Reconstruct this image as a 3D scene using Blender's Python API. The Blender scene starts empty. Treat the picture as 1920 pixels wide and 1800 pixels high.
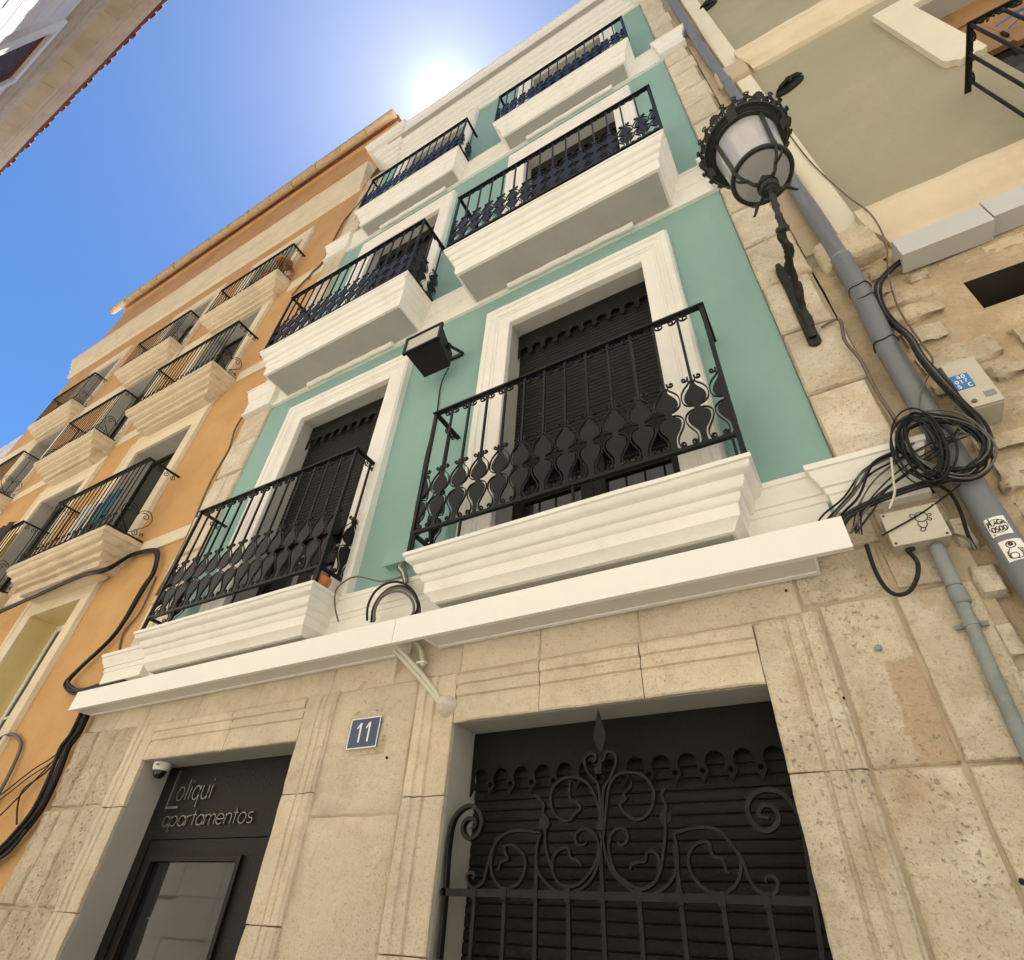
import bpy, math, random
import numpy as np
from mathutils import Vector, Matrix, noise
from mathutils.geometry import tessellate_polygon
R = math.radians
rnd = random.Random(11)
scn = bpy.context.scene
col = scn.collection

# ------------------------------------------------------------------ camera
cam_d = bpy.data.cameras.new('camera')
cam = bpy.data.objects.new('camera', cam_d); col.objects.link(cam)
cam_d.sensor_fit = 'HORIZONTAL'; cam_d.sensor_width = 36.0
cam_d.lens = 36.0 * 1042.272 / 1920.0
cam_d.clip_start = 0.05; cam_d.clip_end = 3000
rt = Vector((0.8666434764988642, 0.4961815238706412, 0.0522779113141588))
dn = Vector((-0.28302263327299165, 0.5751980518688251, -0.7674929251670858))
fw = Vector((-0.4108859619130161, 0.6503469047329407, 0.6389222408142472))
m = Matrix((rt, -dn, -fw)).transposed().to_4x4()
m.translation = (0.0, -2.56, 1.5)
cam.matrix_world = m
scn.camera = cam

# ------------------------------------------------------------------ sky, sun, exposure
SUN = Vector((-0.26721, 0.16591, 0.94925)).normalized()
world = bpy.data.worlds.new('World'); scn.world = world; world.use_nodes = True
wn = world.node_tree; wn.nodes.clear()
sky = wn.nodes.new('ShaderNodeTexSky'); sky.sky_type = 'NISHITA'; sky.sun_disc = False
sky.sun_elevation = math.asin(SUN.z); sky.sun_rotation = math.atan2(SUN.x, SUN.y)
sky.air_density = 0.62; sky.dust_density = 0.15; sky.ozone_density = 1.0; sky.altitude = 0
bg = wn.nodes.new('ShaderNodeBackground'); bg.inputs['Strength'].default_value = 0.05
wo = wn.nodes.new('ShaderNodeOutputWorld')
hs = wn.nodes.new('ShaderNodeHueSaturation'); hs.inputs['Saturation'].default_value = 1.25; wn.links.new(sky.outputs[0], hs.inputs['Color'])
# circumsolar aureole: brightness falls off with the angle from the sun
tc = wn.nodes.new('ShaderNodeTexCoord'); dp = wn.nodes.new('ShaderNodeVectorMath'); dp.operation = 'DOT_PRODUCT'
dp.inputs[1].default_value = SUN; wn.links.new(tc.outputs['Generated'], dp.inputs[0])
acc = None
for pw, am in ((2600, 6.0), (520, 1.7), (70, .5), (14, .2)):
    mx = wn.nodes.new('ShaderNodeMath'); mx.operation = 'MAXIMUM'; mx.inputs[1].default_value = 0.0; wn.links.new(dp.outputs['Value'], mx.inputs[0])
    p = wn.nodes.new('ShaderNodeMath'); p.operation = 'POWER'; p.inputs[1].default_value = pw; wn.links.new(mx.outputs[0], p.inputs[0])
    q = wn.nodes.new('ShaderNodeMath'); q.operation = 'MULTIPLY_ADD'; q.inputs[1].default_value = am; wn.links.new(p.outputs[0], q.inputs[0])
    if acc is None: q.inputs[2].default_value = 0.0
    else: wn.links.new(acc, q.inputs[2])
    acc = q.outputs[0]
gl = wn.nodes.new('ShaderNodeMix'); gl.data_type = 'RGBA'; gl.blend_type = 'ADD'; gl.inputs[0].default_value = 1.0
gv = wn.nodes.new('ShaderNodeVectorMath'); gv.operation = 'SCALE'; gv.inputs[0].default_value = (.90, 1.0, .92); wn.links.new(acc, gv.inputs['Scale'])
wn.links.new(hs.outputs[0], gl.inputs[6]); wn.links.new(gv.outputs[0], gl.inputs[7])
wn.links.new(gl.outputs[2], bg.inputs[0]); wn.links.new(bg.outputs[0], wo.inputs[0])
sun_d = bpy.data.lights.new('sun', 'SUN'); sun_d.energy = 5.0; sun_d.angle = R(0.53); sun_d.color = (1.0, 0.95, 0.88)
sun = bpy.data.objects.new('sun', sun_d); col.objects.link(sun)
sun.rotation_euler = (-SUN).to_track_quat('-Z', 'Y').to_euler(); sun.location = (-6, 4, 40)
scn.view_settings.view_transform = 'Standard'; scn.view_settings.look = 'None'
scn.view_settings.gamma = 1.0; scn.view_settings.use_curve_mapping = False
scn.view_settings.exposure = 2.34
try:
    scn.cycles.max_bounces = 8; scn.cycles.diffuse_bounces = 6
except Exception: pass

# ------------------------------------------------------------------ helpers
class MB:
    def __init__(s): s.v = []; s.f = []
    def add(s, vs, fs):
        n = len(s.v); s.v += [tuple(p) for p in vs]; s.f += [tuple(i + n for i in f) for f in fs]
    def box(s, x0, x1, y0, y1, z0, z1):
        s.add([(x0,y0,z0),(x1,y0,z0),(x1,y1,z0),(x0,y1,z0),(x0,y0,z1),(x1,y0,z1),(x1,y1,z1),(x0,y1,z1)],
              [(0,3,2,1),(4,5,6,7),(0,1,5,4),(1,2,6,5),(2,3,7,6),(3,0,4,7)])
    def quad(s, a, b, c, d): s.add([a,b,c,d], [(0,1,2,3)])
    def obox(s, a, b, w, h):                                   # bar between two points, square-ish section
        a = Vector(a); b = Vector(b); d = (b-a).normalized()
        up = Vector((0,0,1)) if abs(d.z) < .9 else Vector((0,1,0))
        x = d.cross(up).normalized()*w/2; y = d.cross(x).normalized()*h/2
        vs = [p+sx*x+sy*y for p in (a,b) for sx,sy in ((-1,-1),(1,-1),(1,1),(-1,1))]
        s.add(vs, [(3,2,1,0),(4,5,6,7),(0,1,5,4),(1,2,6,5),(2,3,7,6),(3,0,4,7)])
    def plate(s, poly, y0, y1, f=None):                        # polygon (x,z) extruded between y0 and y1
        n = len(poly); tri = tessellate_polygon([[Vector((p[0],p[1],0)) for p in poly]])
        area = sum(poly[i][0]*poly[(i+1)%n][1]-poly[(i+1)%n][0]*poly[i][1] for i in range(n))
        vs = [(p[0],y0,p[1]) for p in poly]+[(p[0],y1,p[1]) for p in poly]
        fs = []
        for t in tri:
            a,b,c = t
            ar = (poly[b][0]-poly[a][0])*(poly[c][1]-poly[a][1])-(poly[c][0]-poly[a][0])*(poly[b][1]-poly[a][1])
            if ar < 0: b,c = c,b
            fs += [(a,b,c),(n+a,n+c,n+b)]
        for i in range(n):
            j = (i+1)%n
            fs.append((i,n+i,n+j,j) if area > 0 else (i,j,n+j,n+i))
        if f: vs = [f(p) for p in vs]
        s.add(vs, fs)
    def tube(s, path, r, n=6, closed=False):
        P = [Vector(p) for p in path]; N = len(P)
        if N < 2: return
        rr = r if isinstance(r,(list,tuple)) else [r]*N
        prev = None; rings = []
        for i in range(N):
            a = P[(i-1)%N] if (closed or i>0) else P[i]; b = P[(i+1)%N] if (closed or i<N-1) else P[i]
            t = (b-a); t = t.normalized() if t.length > 1e-9 else Vector((0,0,1))
            if prev is None:
                u = t.orthogonal().normalized()
            else:
                u = prev - t*prev.dot(t); u = u.normalized() if u.length > 1e-6 else t.orthogonal().normalized()
            prev = u; w = t.cross(u)
            rings.append([P[i]+(u*math.cos(2*math.pi*k/n)+w*math.sin(2*math.pi*k/n))*rr[i] for k in range(n)])
        vs = [p for ring in rings for p in ring]; fs = []
        for i in range(N if closed else N-1):
            j = (i+1)%N
            for k in range(n):
                l = (k+1)%n; fs.append((i*n+k,i*n+l,j*n+l,j*n+k))
        if not closed:
            fs.append(tuple(range(n-1,-1,-1))); fs.append(tuple((N-1)*n+k for k in range(n)))
        s.add(vs, fs)
    def strip(s, path, y0, depth, t, f=None):                  # flat iron bar bent in the x-z plane
        P = [Vector((p[0],p[1])) for p in path]; N = len(P); vs = []
        tt = t if isinstance(t,(list,tuple)) else [t]*N
        for i in range(N):
            d = P[min(i+1,N-1)]-P[max(i-1,0)]
            if d.length < 1e-9: d = Vector((1,0))
            d.normalize(); nn = Vector((-d.y,d.x))*tt[i]/2
            a = P[i]+nn; b = P[i]-nn
            vs += [(a.x,y0,a.y),(b.x,y0,b.y),(b.x,y0+depth,b.y),(a.x,y0+depth,a.y)]
        if f: vs = [f(p) for p in vs]
        fs = [(0,1,2,3)]
        for i in range(N-1):
            k = i*4
            for a in range(4):
                b = (a+1)%4; fs.append((k+a,k+4+a,k+4+b,k+b))
        e = (N-1)*4; fs.append((e+3,e+2,e+1,e))
        s.add(vs, fs)
    def lathe(s, prof, c, n=24, axis=None, caps=True):         # prof (r, h) turned about a vertical axis at c
        c = Vector(c); vs = []
        if axis is None: ax, u, w = Vector((0,0,1)), Vector((1,0,0)), Vector((0,1,0))
        else:
            ax = Vector(axis).normalized(); u = ax.orthogonal().normalized(); w = ax.cross(u)
        for r,h in prof:
            for k in range(n):
                a = 2*math.pi*k/n; vs.append(c+ax*h+(u*math.cos(a)+w*math.sin(a))*r)
        fs = []
        for i in range(len(prof)-1):
            for k in range(n):
                l = (k+1)%n; fs.append((i*n+k,i*n+l,(i+1)*n+l,(i+1)*n+k))
        if caps:
            fs.append(tuple(range(n-1,-1,-1))); e = (len(prof)-1)*n; fs.append(tuple(e+k for k in range(n)))
        s.add(vs, fs)
    def jitter(s, amp, scale=3.0):
        s.v = [tuple(Vector(p)+noise.noise_vector(Vector(p)*scale)*amp) for p in s.v]
    def build(s, name, mat, parent=None, smooth=None, origin=None):
        me = bpy.data.meshes.new(name)
        a = np.array(s.v, float)
        if origin is None:
            lo, hi = a.min(0), a.max(0); origin = ((lo[0]+hi[0])/2, (lo[1]+hi[1])/2, lo[2])
        a = a-np.array(origin)
        me.from_pydata(a.tolist(), [], s.f); me.materials.append(mat)
        if smooth is not None:
            me.polygons.foreach_set('use_smooth', [True]*len(me.polygons)); me.set_sharp_from_angle(angle=R(smooth))
        me.update()
        o = bpy.data.objects.new(name, me); col.objects.link(o)
        put(o, Vector(origin), parent)
        return o

WL = {}
def put(o, loc, parent=None):
    o.location = loc; WL[o.name] = Vector(loc)
    if parent is not None:
        o.parent = parent; o.matrix_parent_inverse = Matrix.Translation(-WL[parent.name])
    return o
def tag(o, label, cat, group=None, kind=None):
    o['label'] = label; o['category'] = cat
    if group: o['group'] = group
    if kind: o['kind'] = kind
    return o
def thing(name, loc, label, cat, group=None):
    o = bpy.data.objects.new(name, None); col.objects.link(o); o.empty_display_size = .1
    put(o, Vector(loc)); return tag(o, label, cat, group)
def inst(src, loc, parent, rz=0.0, rot=None, scale=None, name=None):
    o = src.copy(); col.objects.link(o); o.name = name or src.name.split('.')[0]
    put(o, Vector(loc), parent); o.rotation_euler = rot if rot else (0,0,rz)
    if scale: o.scale = scale
    return o
def proto(mb, name, mat, smooth=None):                         # mesh built once; its data is shared by copies
    me = bpy.data.meshes.new(name); me.from_pydata([tuple(p) for p in mb.v], [], mb.f); me.materials.append(mat)
    if smooth is not None:
        me.polygons.foreach_set('use_smooth', [True]*len(me.polygons)); me.set_sharp_from_angle(angle=R(smooth))
    return me
def use(me, loc, parent, rz=0.0, rot=None, scale=None, name=None):
    o = bpy.data.objects.new(name or me.name.split('.')[0], me); col.objects.link(o)
    put(o, Vector(loc), parent); o.rotation_euler = rot if rot else (0,0,rz)
    if scale: o.scale = scale
    return o
def spline(pts, n=6, closed=False):                            # Catmull-Rom through points of any dimension
    P = [np.array(p, float) for p in pts]; N = len(P); out = []
    for i in range(N if closed else N-1):
        p0 = P[(i-1)%N] if (closed or i>0) else P[i]; p1 = P[i]; p2 = P[(i+1)%N]
        p3 = P[(i+2)%N] if (closed or i<N-2) else p2
        for k in range(n):
            t = k/n
            out.append(tuple(.5*((2*p1)+(-p0+p2)*t+(2*p0-5*p1+4*p2-p3)*t*t+(-p0+3*p1-3*p2+p3)*t**3)))
    if not closed: out.append(tuple(P[-1]))
    return out
def spiral(cx, cz, r0, r1, a0, turns, n=14):
    return [(cx+(r0+(r1-r0)*k/n)*math.cos(a0+turns*2*math.pi*k/n), cz+(r0+(r1-r0)*k/n)*math.sin(a0+turns*2*math.pi*k/n)) for k in range(n+1)]
def xz(path, y): return [(p[0], y, p[1]) for p in path]

# ------------------------------------------------------------------ materials
def mat(name, c, rough=.7, var=.12, vs=2.0, bump=0.0, bs=40.0, metal=0.0, c2=None, c2s=1.5, c2w=(.5,.7), pits=0.0, ps=30.0,
        spec=.5, streak=None, sdir=2, fine=.0, fs=120.0, coat=0.0, bd=.02, patch=None, ovar=0.0, c3=None):
    m = bpy.data.materials.new(name); m.use_nodes = True; nt = m.node_tree; N = nt.nodes; L = nt.links
    b = N['Principled BSDF']; b.inputs['Roughness'].default_value = rough; b.inputs['Metallic'].default_value = metal
    b.inputs['Specular IOR Level'].default_value = spec; b.inputs['Coat Weight'].default_value = coat
    geo = N.new('ShaderNodeNewGeometry'); pos = geo.outputs['Position']
    def ntex(scale, det=5, rg=.6, vec=None):
        t = N.new('ShaderNodeTexNoise'); t.inputs['Scale'].default_value = scale; t.inputs['Detail'].default_value = det
        t.inputs['Roughness'].default_value = rg; L.new(vec or pos, t.inputs['Vector']); return t.outputs['Fac']
    def ramp(fac, a, bb, lo=0.0, hi=1.0):
        r = N.new('ShaderNodeMapRange'); r.inputs[1].default_value = a; r.inputs[2].default_value = bb
        r.inputs[3].default_value = lo; r.inputs[4].default_value = hi; L.new(fac, r.inputs[0]); return r.outputs[0]
    def mix(fac, A, B):
        x = N.new('ShaderNodeMix'); x.data_type = 'RGBA'; L.new(fac, x.inputs[0])
        for sock, val in ((x.inputs[6],A),(x.inputs[7],B)):
            if isinstance(val, tuple): sock.default_value = (*val,1)
            else: L.new(val, sock)
        return x.outputs[2]
    k0 = tuple(max(0,x*(1-var)) for x in c); k1 = tuple(min(1,x*(1+var)) for x in c)
    out = mix(ramp(ntex(vs), .3, .7), k0, k1)
    if c2: out = mix(ramp(ntex(c2s, 6, .65), c2w[0], c2w[1]), out, c2)
    if c3: out = mix(ramp(ntex(c3[1], 7, .7), .50, .66, 0, c3[2]), out, c3[0])
    if streak:
        mp = N.new('ShaderNodeMapping'); mp.inputs['Scale'].default_value = (streak[1], streak[1], streak[1]*.12) if sdir == 2 else (streak[1]*.06, streak[1], streak[1]); L.new(pos, mp.inputs[0])
        out = mix(ramp(ntex(1.0, 4, .6, mp.outputs[0]), .55, .8, 0, streak[2]), out, streak[0])
    heights = []
    if patch:                                                   # one old cement stain with a ragged edge: (x0, x1, z0, z1, colour)
        sx = N.new('ShaderNodeSeparateXYZ'); wv = N.new('ShaderNodeTexNoise'); wv.inputs['Scale'].default_value = 22; wv.inputs['Detail'].default_value = 5
        wa = N.new('ShaderNodeVectorMath'); wa.operation = 'MULTIPLY_ADD'; wa.inputs[1].default_value = (.08,.08,.08); L.new(pos, wv.inputs['Vector']); L.new(wv.outputs['Color'], wa.inputs[0]); L.new(pos, wa.inputs[2]); L.new(wa.outputs[0], sx.inputs[0])
        f = None
        for sock, a_, b_ in ((sx.outputs[0], patch[0]+.04, .006), (sx.outputs[0], patch[1]+.04, -.006), (sx.outputs[2], patch[2]+.04, .006), (sx.outputs[2], patch[3]+.04, -.006)):
            r = ramp(sock, a_-abs(b_), a_+abs(b_), *((0,1) if b_ > 0 else (1,0)))
            if f is None: f = r
            else:
                mm = N.new('ShaderNodeMath'); mm.operation = 'MULTIPLY'; L.new(f, mm.inputs[0]); L.new(r, mm.inputs[1]); f = mm.outputs[0]
        mm = N.new('ShaderNodeMath'); mm.operation = 'MULTIPLY'; L.new(f, mm.inputs[0]); mm.inputs[1].default_value = .85
        out = mix(mm.outputs[0], out, patch[4])
    if fine:
        for sc_, k_, lo, hi in ((fs, 1.0, .56, .68), (fs*.33, .7, .57, .70), (fs*.09, .45, .52, .72)):
            g = N.new('ShaderNodeMath'); g.operation = 'MULTIPLY'; L.new(ramp(ntex(sc_,4,.7), lo, hi), g.inputs[0]); g.inputs[1].default_value = .85*k_
            out = mix(g.outputs[0], out, (c[0]*(1-fine*.9), c[1]*(1-fine), c[2]*(1-fine*1.12)))
    if pits:
        v = N.new('ShaderNodeTexVoronoi'); v.inputs['Scale'].default_value = ps; v.inputs['Randomness'].default_value = 1.0
        mp = N.new('ShaderNodeMapping'); mp.inputs['Scale'].default_value = (1,1,1.3)
        w = N.new('ShaderNodeTexNoise'); w.inputs['Scale'].default_value = ps*.8
        va = N.new('ShaderNodeVectorMath'); va.operation = 'MULTIPLY_ADD'; va.inputs[1].default_value = (.03,.03,.03)
        L.new(w.outputs['Color'], va.inputs[0]); L.new(pos, va.inputs[2]); L.new(va.outputs[0], mp.inputs[0]); L.new(mp.outputs[0], v.inputs['Vector'])
        gate = ramp(ntex(1.7, 3), .42, .62)
        pit = ramp(v.outputs['Distance'], .10, .26, 1, 0)
        pm = N.new('ShaderNodeMath'); pm.operation = 'MULTIPLY'; L.new(pit, pm.inputs[0]); L.new(gate, pm.inputs[1])
        ps_ = N.new('ShaderNodeMath'); ps_.operation = 'MULTIPLY'; L.new(pm.outputs[0], ps_.inputs[0]); ps_.inputs[1].default_value = -pits
        heights.append(ps_.outputs[0])
        pc = N.new('ShaderNodeMath'); pc.operation = 'MULTIPLY'; L.new(pm.outputs[0], pc.inputs[0]); pc.inputs[1].default_value = .6
        out = mix(pc.outputs[0], out, tuple(x*.45 for x in c))  # pits darkened in colour too; soft light hardly shows their depth
    if ovar:                                                    # each piece a little lighter or darker than its neighbours
        oi = N.new('ShaderNodeObjectInfo'); sv = N.new('ShaderNodeVectorMath'); sv.operation = 'SCALE'
        L.new(ramp(oi.outputs['Random'], 0, 1, 1-ovar, 1+ovar), sv.inputs['Scale']); L.new(out, sv.inputs[0]); out = sv.outputs[0]
    L.new(out, b.inputs['Base Color'])
    if bump: heights.append(ntex(bs, 8, .65))
    if heights:
        h = heights[0]
        for q in heights[1:]:
            ad = N.new('ShaderNodeMath'); ad.operation = 'ADD'; L.new(h, ad.inputs[0]); L.new(q, ad.inputs[1]); h = ad.outputs[0]
        bp = N.new('ShaderNodeBump'); bp.inputs['Strength'].default_value = max(bump,.3); bp.inputs['Distance'].default_value = bd
        L.new(h, bp.inputs['Height']); L.new(bp.outputs[0], b.inputs['Normal'])
    return m
M = {}
M['turq'] = mat('turquoise_paint', (.225,.375,.335), .75, .06, .8, .35, 7, fine=.06, fs=60, c2=(.20,.335,.30), c2s=.7, c2w=(.5,.85), streak=((.17,.275,.245),3.5,.35), bd=.012)
M['white'] = mat('white_masonry_paint', (.755,.73,.665), .7, .05, 2.5, .25, 22, c2=(.62,.58,.49), c2s=3.0, c2w=(.60,.85), streak=((.50,.45,.36),5.0,.30), bd=.012)
M['white_smooth'] = mat('smooth_white_cornice_paint', (.755,.73,.665), .7, .03, 1.5, .04, 12, c2=(.66,.62,.53), c2s=1.2, c2w=(.55,.85), streak=((.56,.51,.42),7.0,.35), sdir=0)
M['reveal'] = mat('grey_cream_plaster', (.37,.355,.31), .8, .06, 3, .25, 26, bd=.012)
ST = dict(rough=.9, var=.15, vs=3.2, bump=.8, bs=30, c2=(.43,.325,.205), c2s=4.4, c2w=(.50,.72), c3=((.68,.61,.48),7.0,.75), fine=.52, fs=95, pits=.8, ps=34, bd=.02, ovar=.07)
M['stone'] = mat('limestone', (.57,.485,.36), **ST)
M['stone_stained'] = mat('limestone_cement_stain', (.57,.485,.36), patch=(.155,.30,1.9,2.43,(.42,.31,.19)), **ST)
M['stone_fine'] = mat('limestone_dressed', (.59,.50,.37), .88, .11, 2.6, .6, 42, c2=(.47,.37,.24), c2s=3.4, c2w=(.54,.8), c3=((.66,.58,.45),5.0,.6), fine=.40, fs=120, pits=.5, ps=46, bd=.013, ovar=.06)
M['stone_rough'] = mat('limestone_pitted', (.56,.47,.34), .92, .16, 3.0, .9, 26, c2=(.42,.31,.19), c2s=3.6, c2w=(.52,.74), c3=((.67,.59,.46),7.0,.7), fine=.48, fs=70, pits=1.4, ps=24, bd=.035, ovar=.06)
M['quoin'] = mat('quoin_limestone', (.60,.52,.39), .9, .14, 3.4, .8, 30, ovar=.08, c3=((.70,.64,.52),6.0,.7), c2=(.50,.36,.22), c2s=3.2, c2w=(.54,.78), fine=.48, fs=85, pits=.5, ps=30, bd=.018)
M['mortar'] = mat('lime_mortar', (.45,.365,.25), .95, .2, 6, .5, 40)
M['brown_mortar'] = mat('brown_mortar', (.49,.385,.25), .95, .18, 3.5, .8, 18, c2=(.44,.30,.165), c2s=2.2, c2w=(.5,.68), c3=((.60,.51,.37),5.0,.6), fine=.3, fs=60, bd=.03)
M['rubble'] = mat('rubble_stone', (.57,.475,.33), .92, .18, 4.0, .9, 18, ovar=.10, c3=((.66,.58,.44),6.0,.6), c2=(.44,.32,.19), c2s=3.5, c2w=(.5,.75), fine=.42, fs=60, pits=.6, ps=20, bd=.03)
M['orange'] = mat('orange_render', (.52,.30,.115), .85, .07, 1.4, .2, 30, c2=(.43,.225,.075), c2s=1.1, c2w=(.48,.75), fine=.08, fs=90, streak=((.48,.26,.10),1.2,.35))
M['attic_orange'] = mat('brightened_orange_render', (.66,.35,.12), .85, .08, 1.4, .2, 30, c2=(.56,.27,.08), c2s=.9, streak=((.64,.43,.24),1.5,.3))  # orange raised in colour to make up for weak light up at the attic
M['cream'] = mat('cream_stone_trim', (.66,.56,.40), .85, .08, 2.2, .3, 25, c2=(.54,.43,.28), c2s=2.5, c2w=(.55,.8), streak=((.38,.31,.21),6.0,.45), sdir=0, bd=.015)
M['weathered'] = mat('weathered_cream_stone', (.60,.50,.35), .9, .12, 3.0, .45, 22, c2=(.36,.28,.18), c2s=2.2, c2w=(.56,.80), streak=((.22,.17,.11),9.0,.75), sdir=0, fine=.25, fs=40, bd=.02)
M['yellow'] = mat('yellow_reveal_paint', (.66,.54,.24), .8, .05, 2, .15, 25)
M['sage'] = mat('olive_plaster', (.335,.305,.205), .85, .06, .9, .25, 35, c2=(.39,.35,.24), c2s=1.2, c2w=(.5,.8), fine=.06, fs=80)
M['pale_trim'] = mat('pale_cream_paint', (.70,.64,.49), .8, .05, 2.0, .2, 25)
M['tan'] = mat('tan_render', (.50,.40,.27), .9, .1, 3, .4, 25, c2=(.42,.28,.15), c2s=3)
M['iron'] = mat('black_painted_iron', (.008,.0076,.0075), .38, .2, 8, .25, 60, spec=.2, bd=.004)
M['iron_old'] = mat('weathered_iron', (.013,.012,.010), .55, .35, 12, .5, 50, spec=.2, c2=(.032,.023,.015), c2s=14, c2w=(.6,.8), bd=.006)
M['lamp_iron'] = mat('lamp_green_black_iron', (.024,.025,.021), .42, .3, 10, .35, 45, spec=.25, bd=.006)
M['shutter'] = mat('dark_shutter_metal', (.0105,.0092,.0078), .55, .1, 3, .08, 60, spec=.12)
M['shutter_rib'] = mat('dark_shutter_slat', (.0135,.012,.010), .5, .15, 5, .12, 80, spec=.14, streak=((.024,.021,.018),6,.6))
M['door'] = mat('dark_brown_door_paint', (.0125,.0100,.0082), .4, .1, 3, .02, 60, spec=.15)
M['glass'] = mat('dark_window_glass', (.008,.009,.010), .04, .0, 1, spec=.55)
M['steel'] = mat('brushed_steel_letter', (.24,.235,.22), .3, .05, 5, metal=.8)
M['sign_white'] = mat('white_sheet_metal', (.82,.80,.75), .5, .02, 1.0, .06, 300)
M['pvc'] = mat('grey_pvc', (.155,.165,.175), .42, .06, 3, c2=(.20,.20,.20), c2s=5, c2w=(.6,.8))
M['pvc_light'] = mat('galvanised_conduit', (.20,.225,.215), .5, .15, 10, c2=(.28,.29,.27), c2s=14)
M['cable'] = mat('black_cable_sheath', (.013,.0125,.012), .5, .3, 20, .1, 90, spec=.25, c2=(.055,.05,.043), c2s=25, c2w=(.55,.8))
M['cable_grey'] = mat('grey_cable_sheath', (.11,.10,.085), .55, .2, 15)
M['cable_brown'] = mat('brown_cable_sheath', (.14,.10,.07), .6, .2, 15)
M['cable_white'] = mat('cream_conduit', (.56,.54,.42), .5, .08, 9)
M['plastic'] = mat('beige_grey_plastic', (.50,.46,.36), .5, .06, 4, .05, 90, c2=(.40,.35,.26), c2s=6, c2w=(.6,.85))
M['blue'] = mat('blue_enamel', (.03,.06,.13), .3, .1, 6)
M['label_blue'] = mat('blue_label_print', (.035,.16,.42), .5, .08, 12)
M['print_white'] = mat('white_print', (.78,.77,.72), .5, .03, 5)
M['print_black'] = mat('black_print', (.02,.02,.02), .5, .05, 5)
M['print_red'] = mat('brown_red_print', (.30,.10,.06), .5, .05, 5)
M['plaster'] = mat('white_plaster_lump', (.68,.60,.50), .9, .1, 12, .8, 60)
M['lampglass'] = mat('frosted_lamp_glass', (.40,.385,.385), .12, .05, 4, spec=.6, streak=((.28,.265,.25),16,.5))
M['floodglass'] = mat('floodlight_glass', (.48,.45,.36), .15, .06, 8)
M['tile'] = mat('red_roof_tile', (.22,.075,.055), .8, .25, 6, .4, 40)
M['opp_stone'] = mat('opposite_grey_limestone', (.68,.65,.585), .9, .10, 1.2, .5, 18, c2=(.56,.52,.46), c2s=1.5)
M['opp_pale'] = mat('opposite_pale_limestone', (.74,.71,.64), .9, .06, 1.2, .4, 18)
M['louvre'] = mat('dark_louvre_paint', (.10,.07,.075), .7, .1, 4)
M['gutter'] = mat('cream_gutter_tile', (.60,.46,.26), .75, .14, 5, .3, 30, c2=(.40,.28,.15), c2s=5)
M['wood'] = mat('varnished_wood', (.30,.155,.055), .35, .25, 3, .1, 40, streak=((.17,.075,.025),9,.7))
M['void'] = mat('dark_brown_void', (.045,.03,.022), .9, .2, 4)
M['paving'] = mat('street_paving', (.21,.20,.18), .85, .1, .8, .3, 20)
M['terracotta'] = mat('orange_terracotta', (.50,.16,.05), .45, .1, 8)
M['white_far'] = mat('far_white_render', (.78,.77,.76), .7, .03, 1)
M['teal_cloth'] = mat('teal_cloth', (.02,.12,.16), .85, .1, 8)
M['white_cloth'] = mat('white_cloth', (.60,.59,.57), .85, .05, 8)
M['red_cloth'] = mat('red_cloth', (.50,.07,.07), .85, .15, 8)
M['dark_cloth'] = mat('black_cloth', (.022,.02,.026), .9, .2, 8)
M['maroon_cloth'] = mat('maroon_cloth', (.16,.02,.05), .9, .1, 8)
M['yellow_cloth'] = mat('yellow_cloth', (.30,.25,.05), .9, .1, 8)
M['navy_cloth'] = mat('navy_cloth', (.04,.05,.10), .9, .1, 8)
M['hole'] = mat('unlit_hole', (.003,.003,.003), .9, .1, 5, spec=0.0)
M['opp_cornice'] = mat('shaded_stone_cornice', (.40,.325,.235), .9, .10, 1.2, .5, 18, c2=(.32,.25,.17), c2s=1.5)  # browned in colour to paint the shade under the eave
M['plastic_grey'] = mat('light_grey_trunking', (.50,.50,.47), .5, .03, 3)

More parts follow.
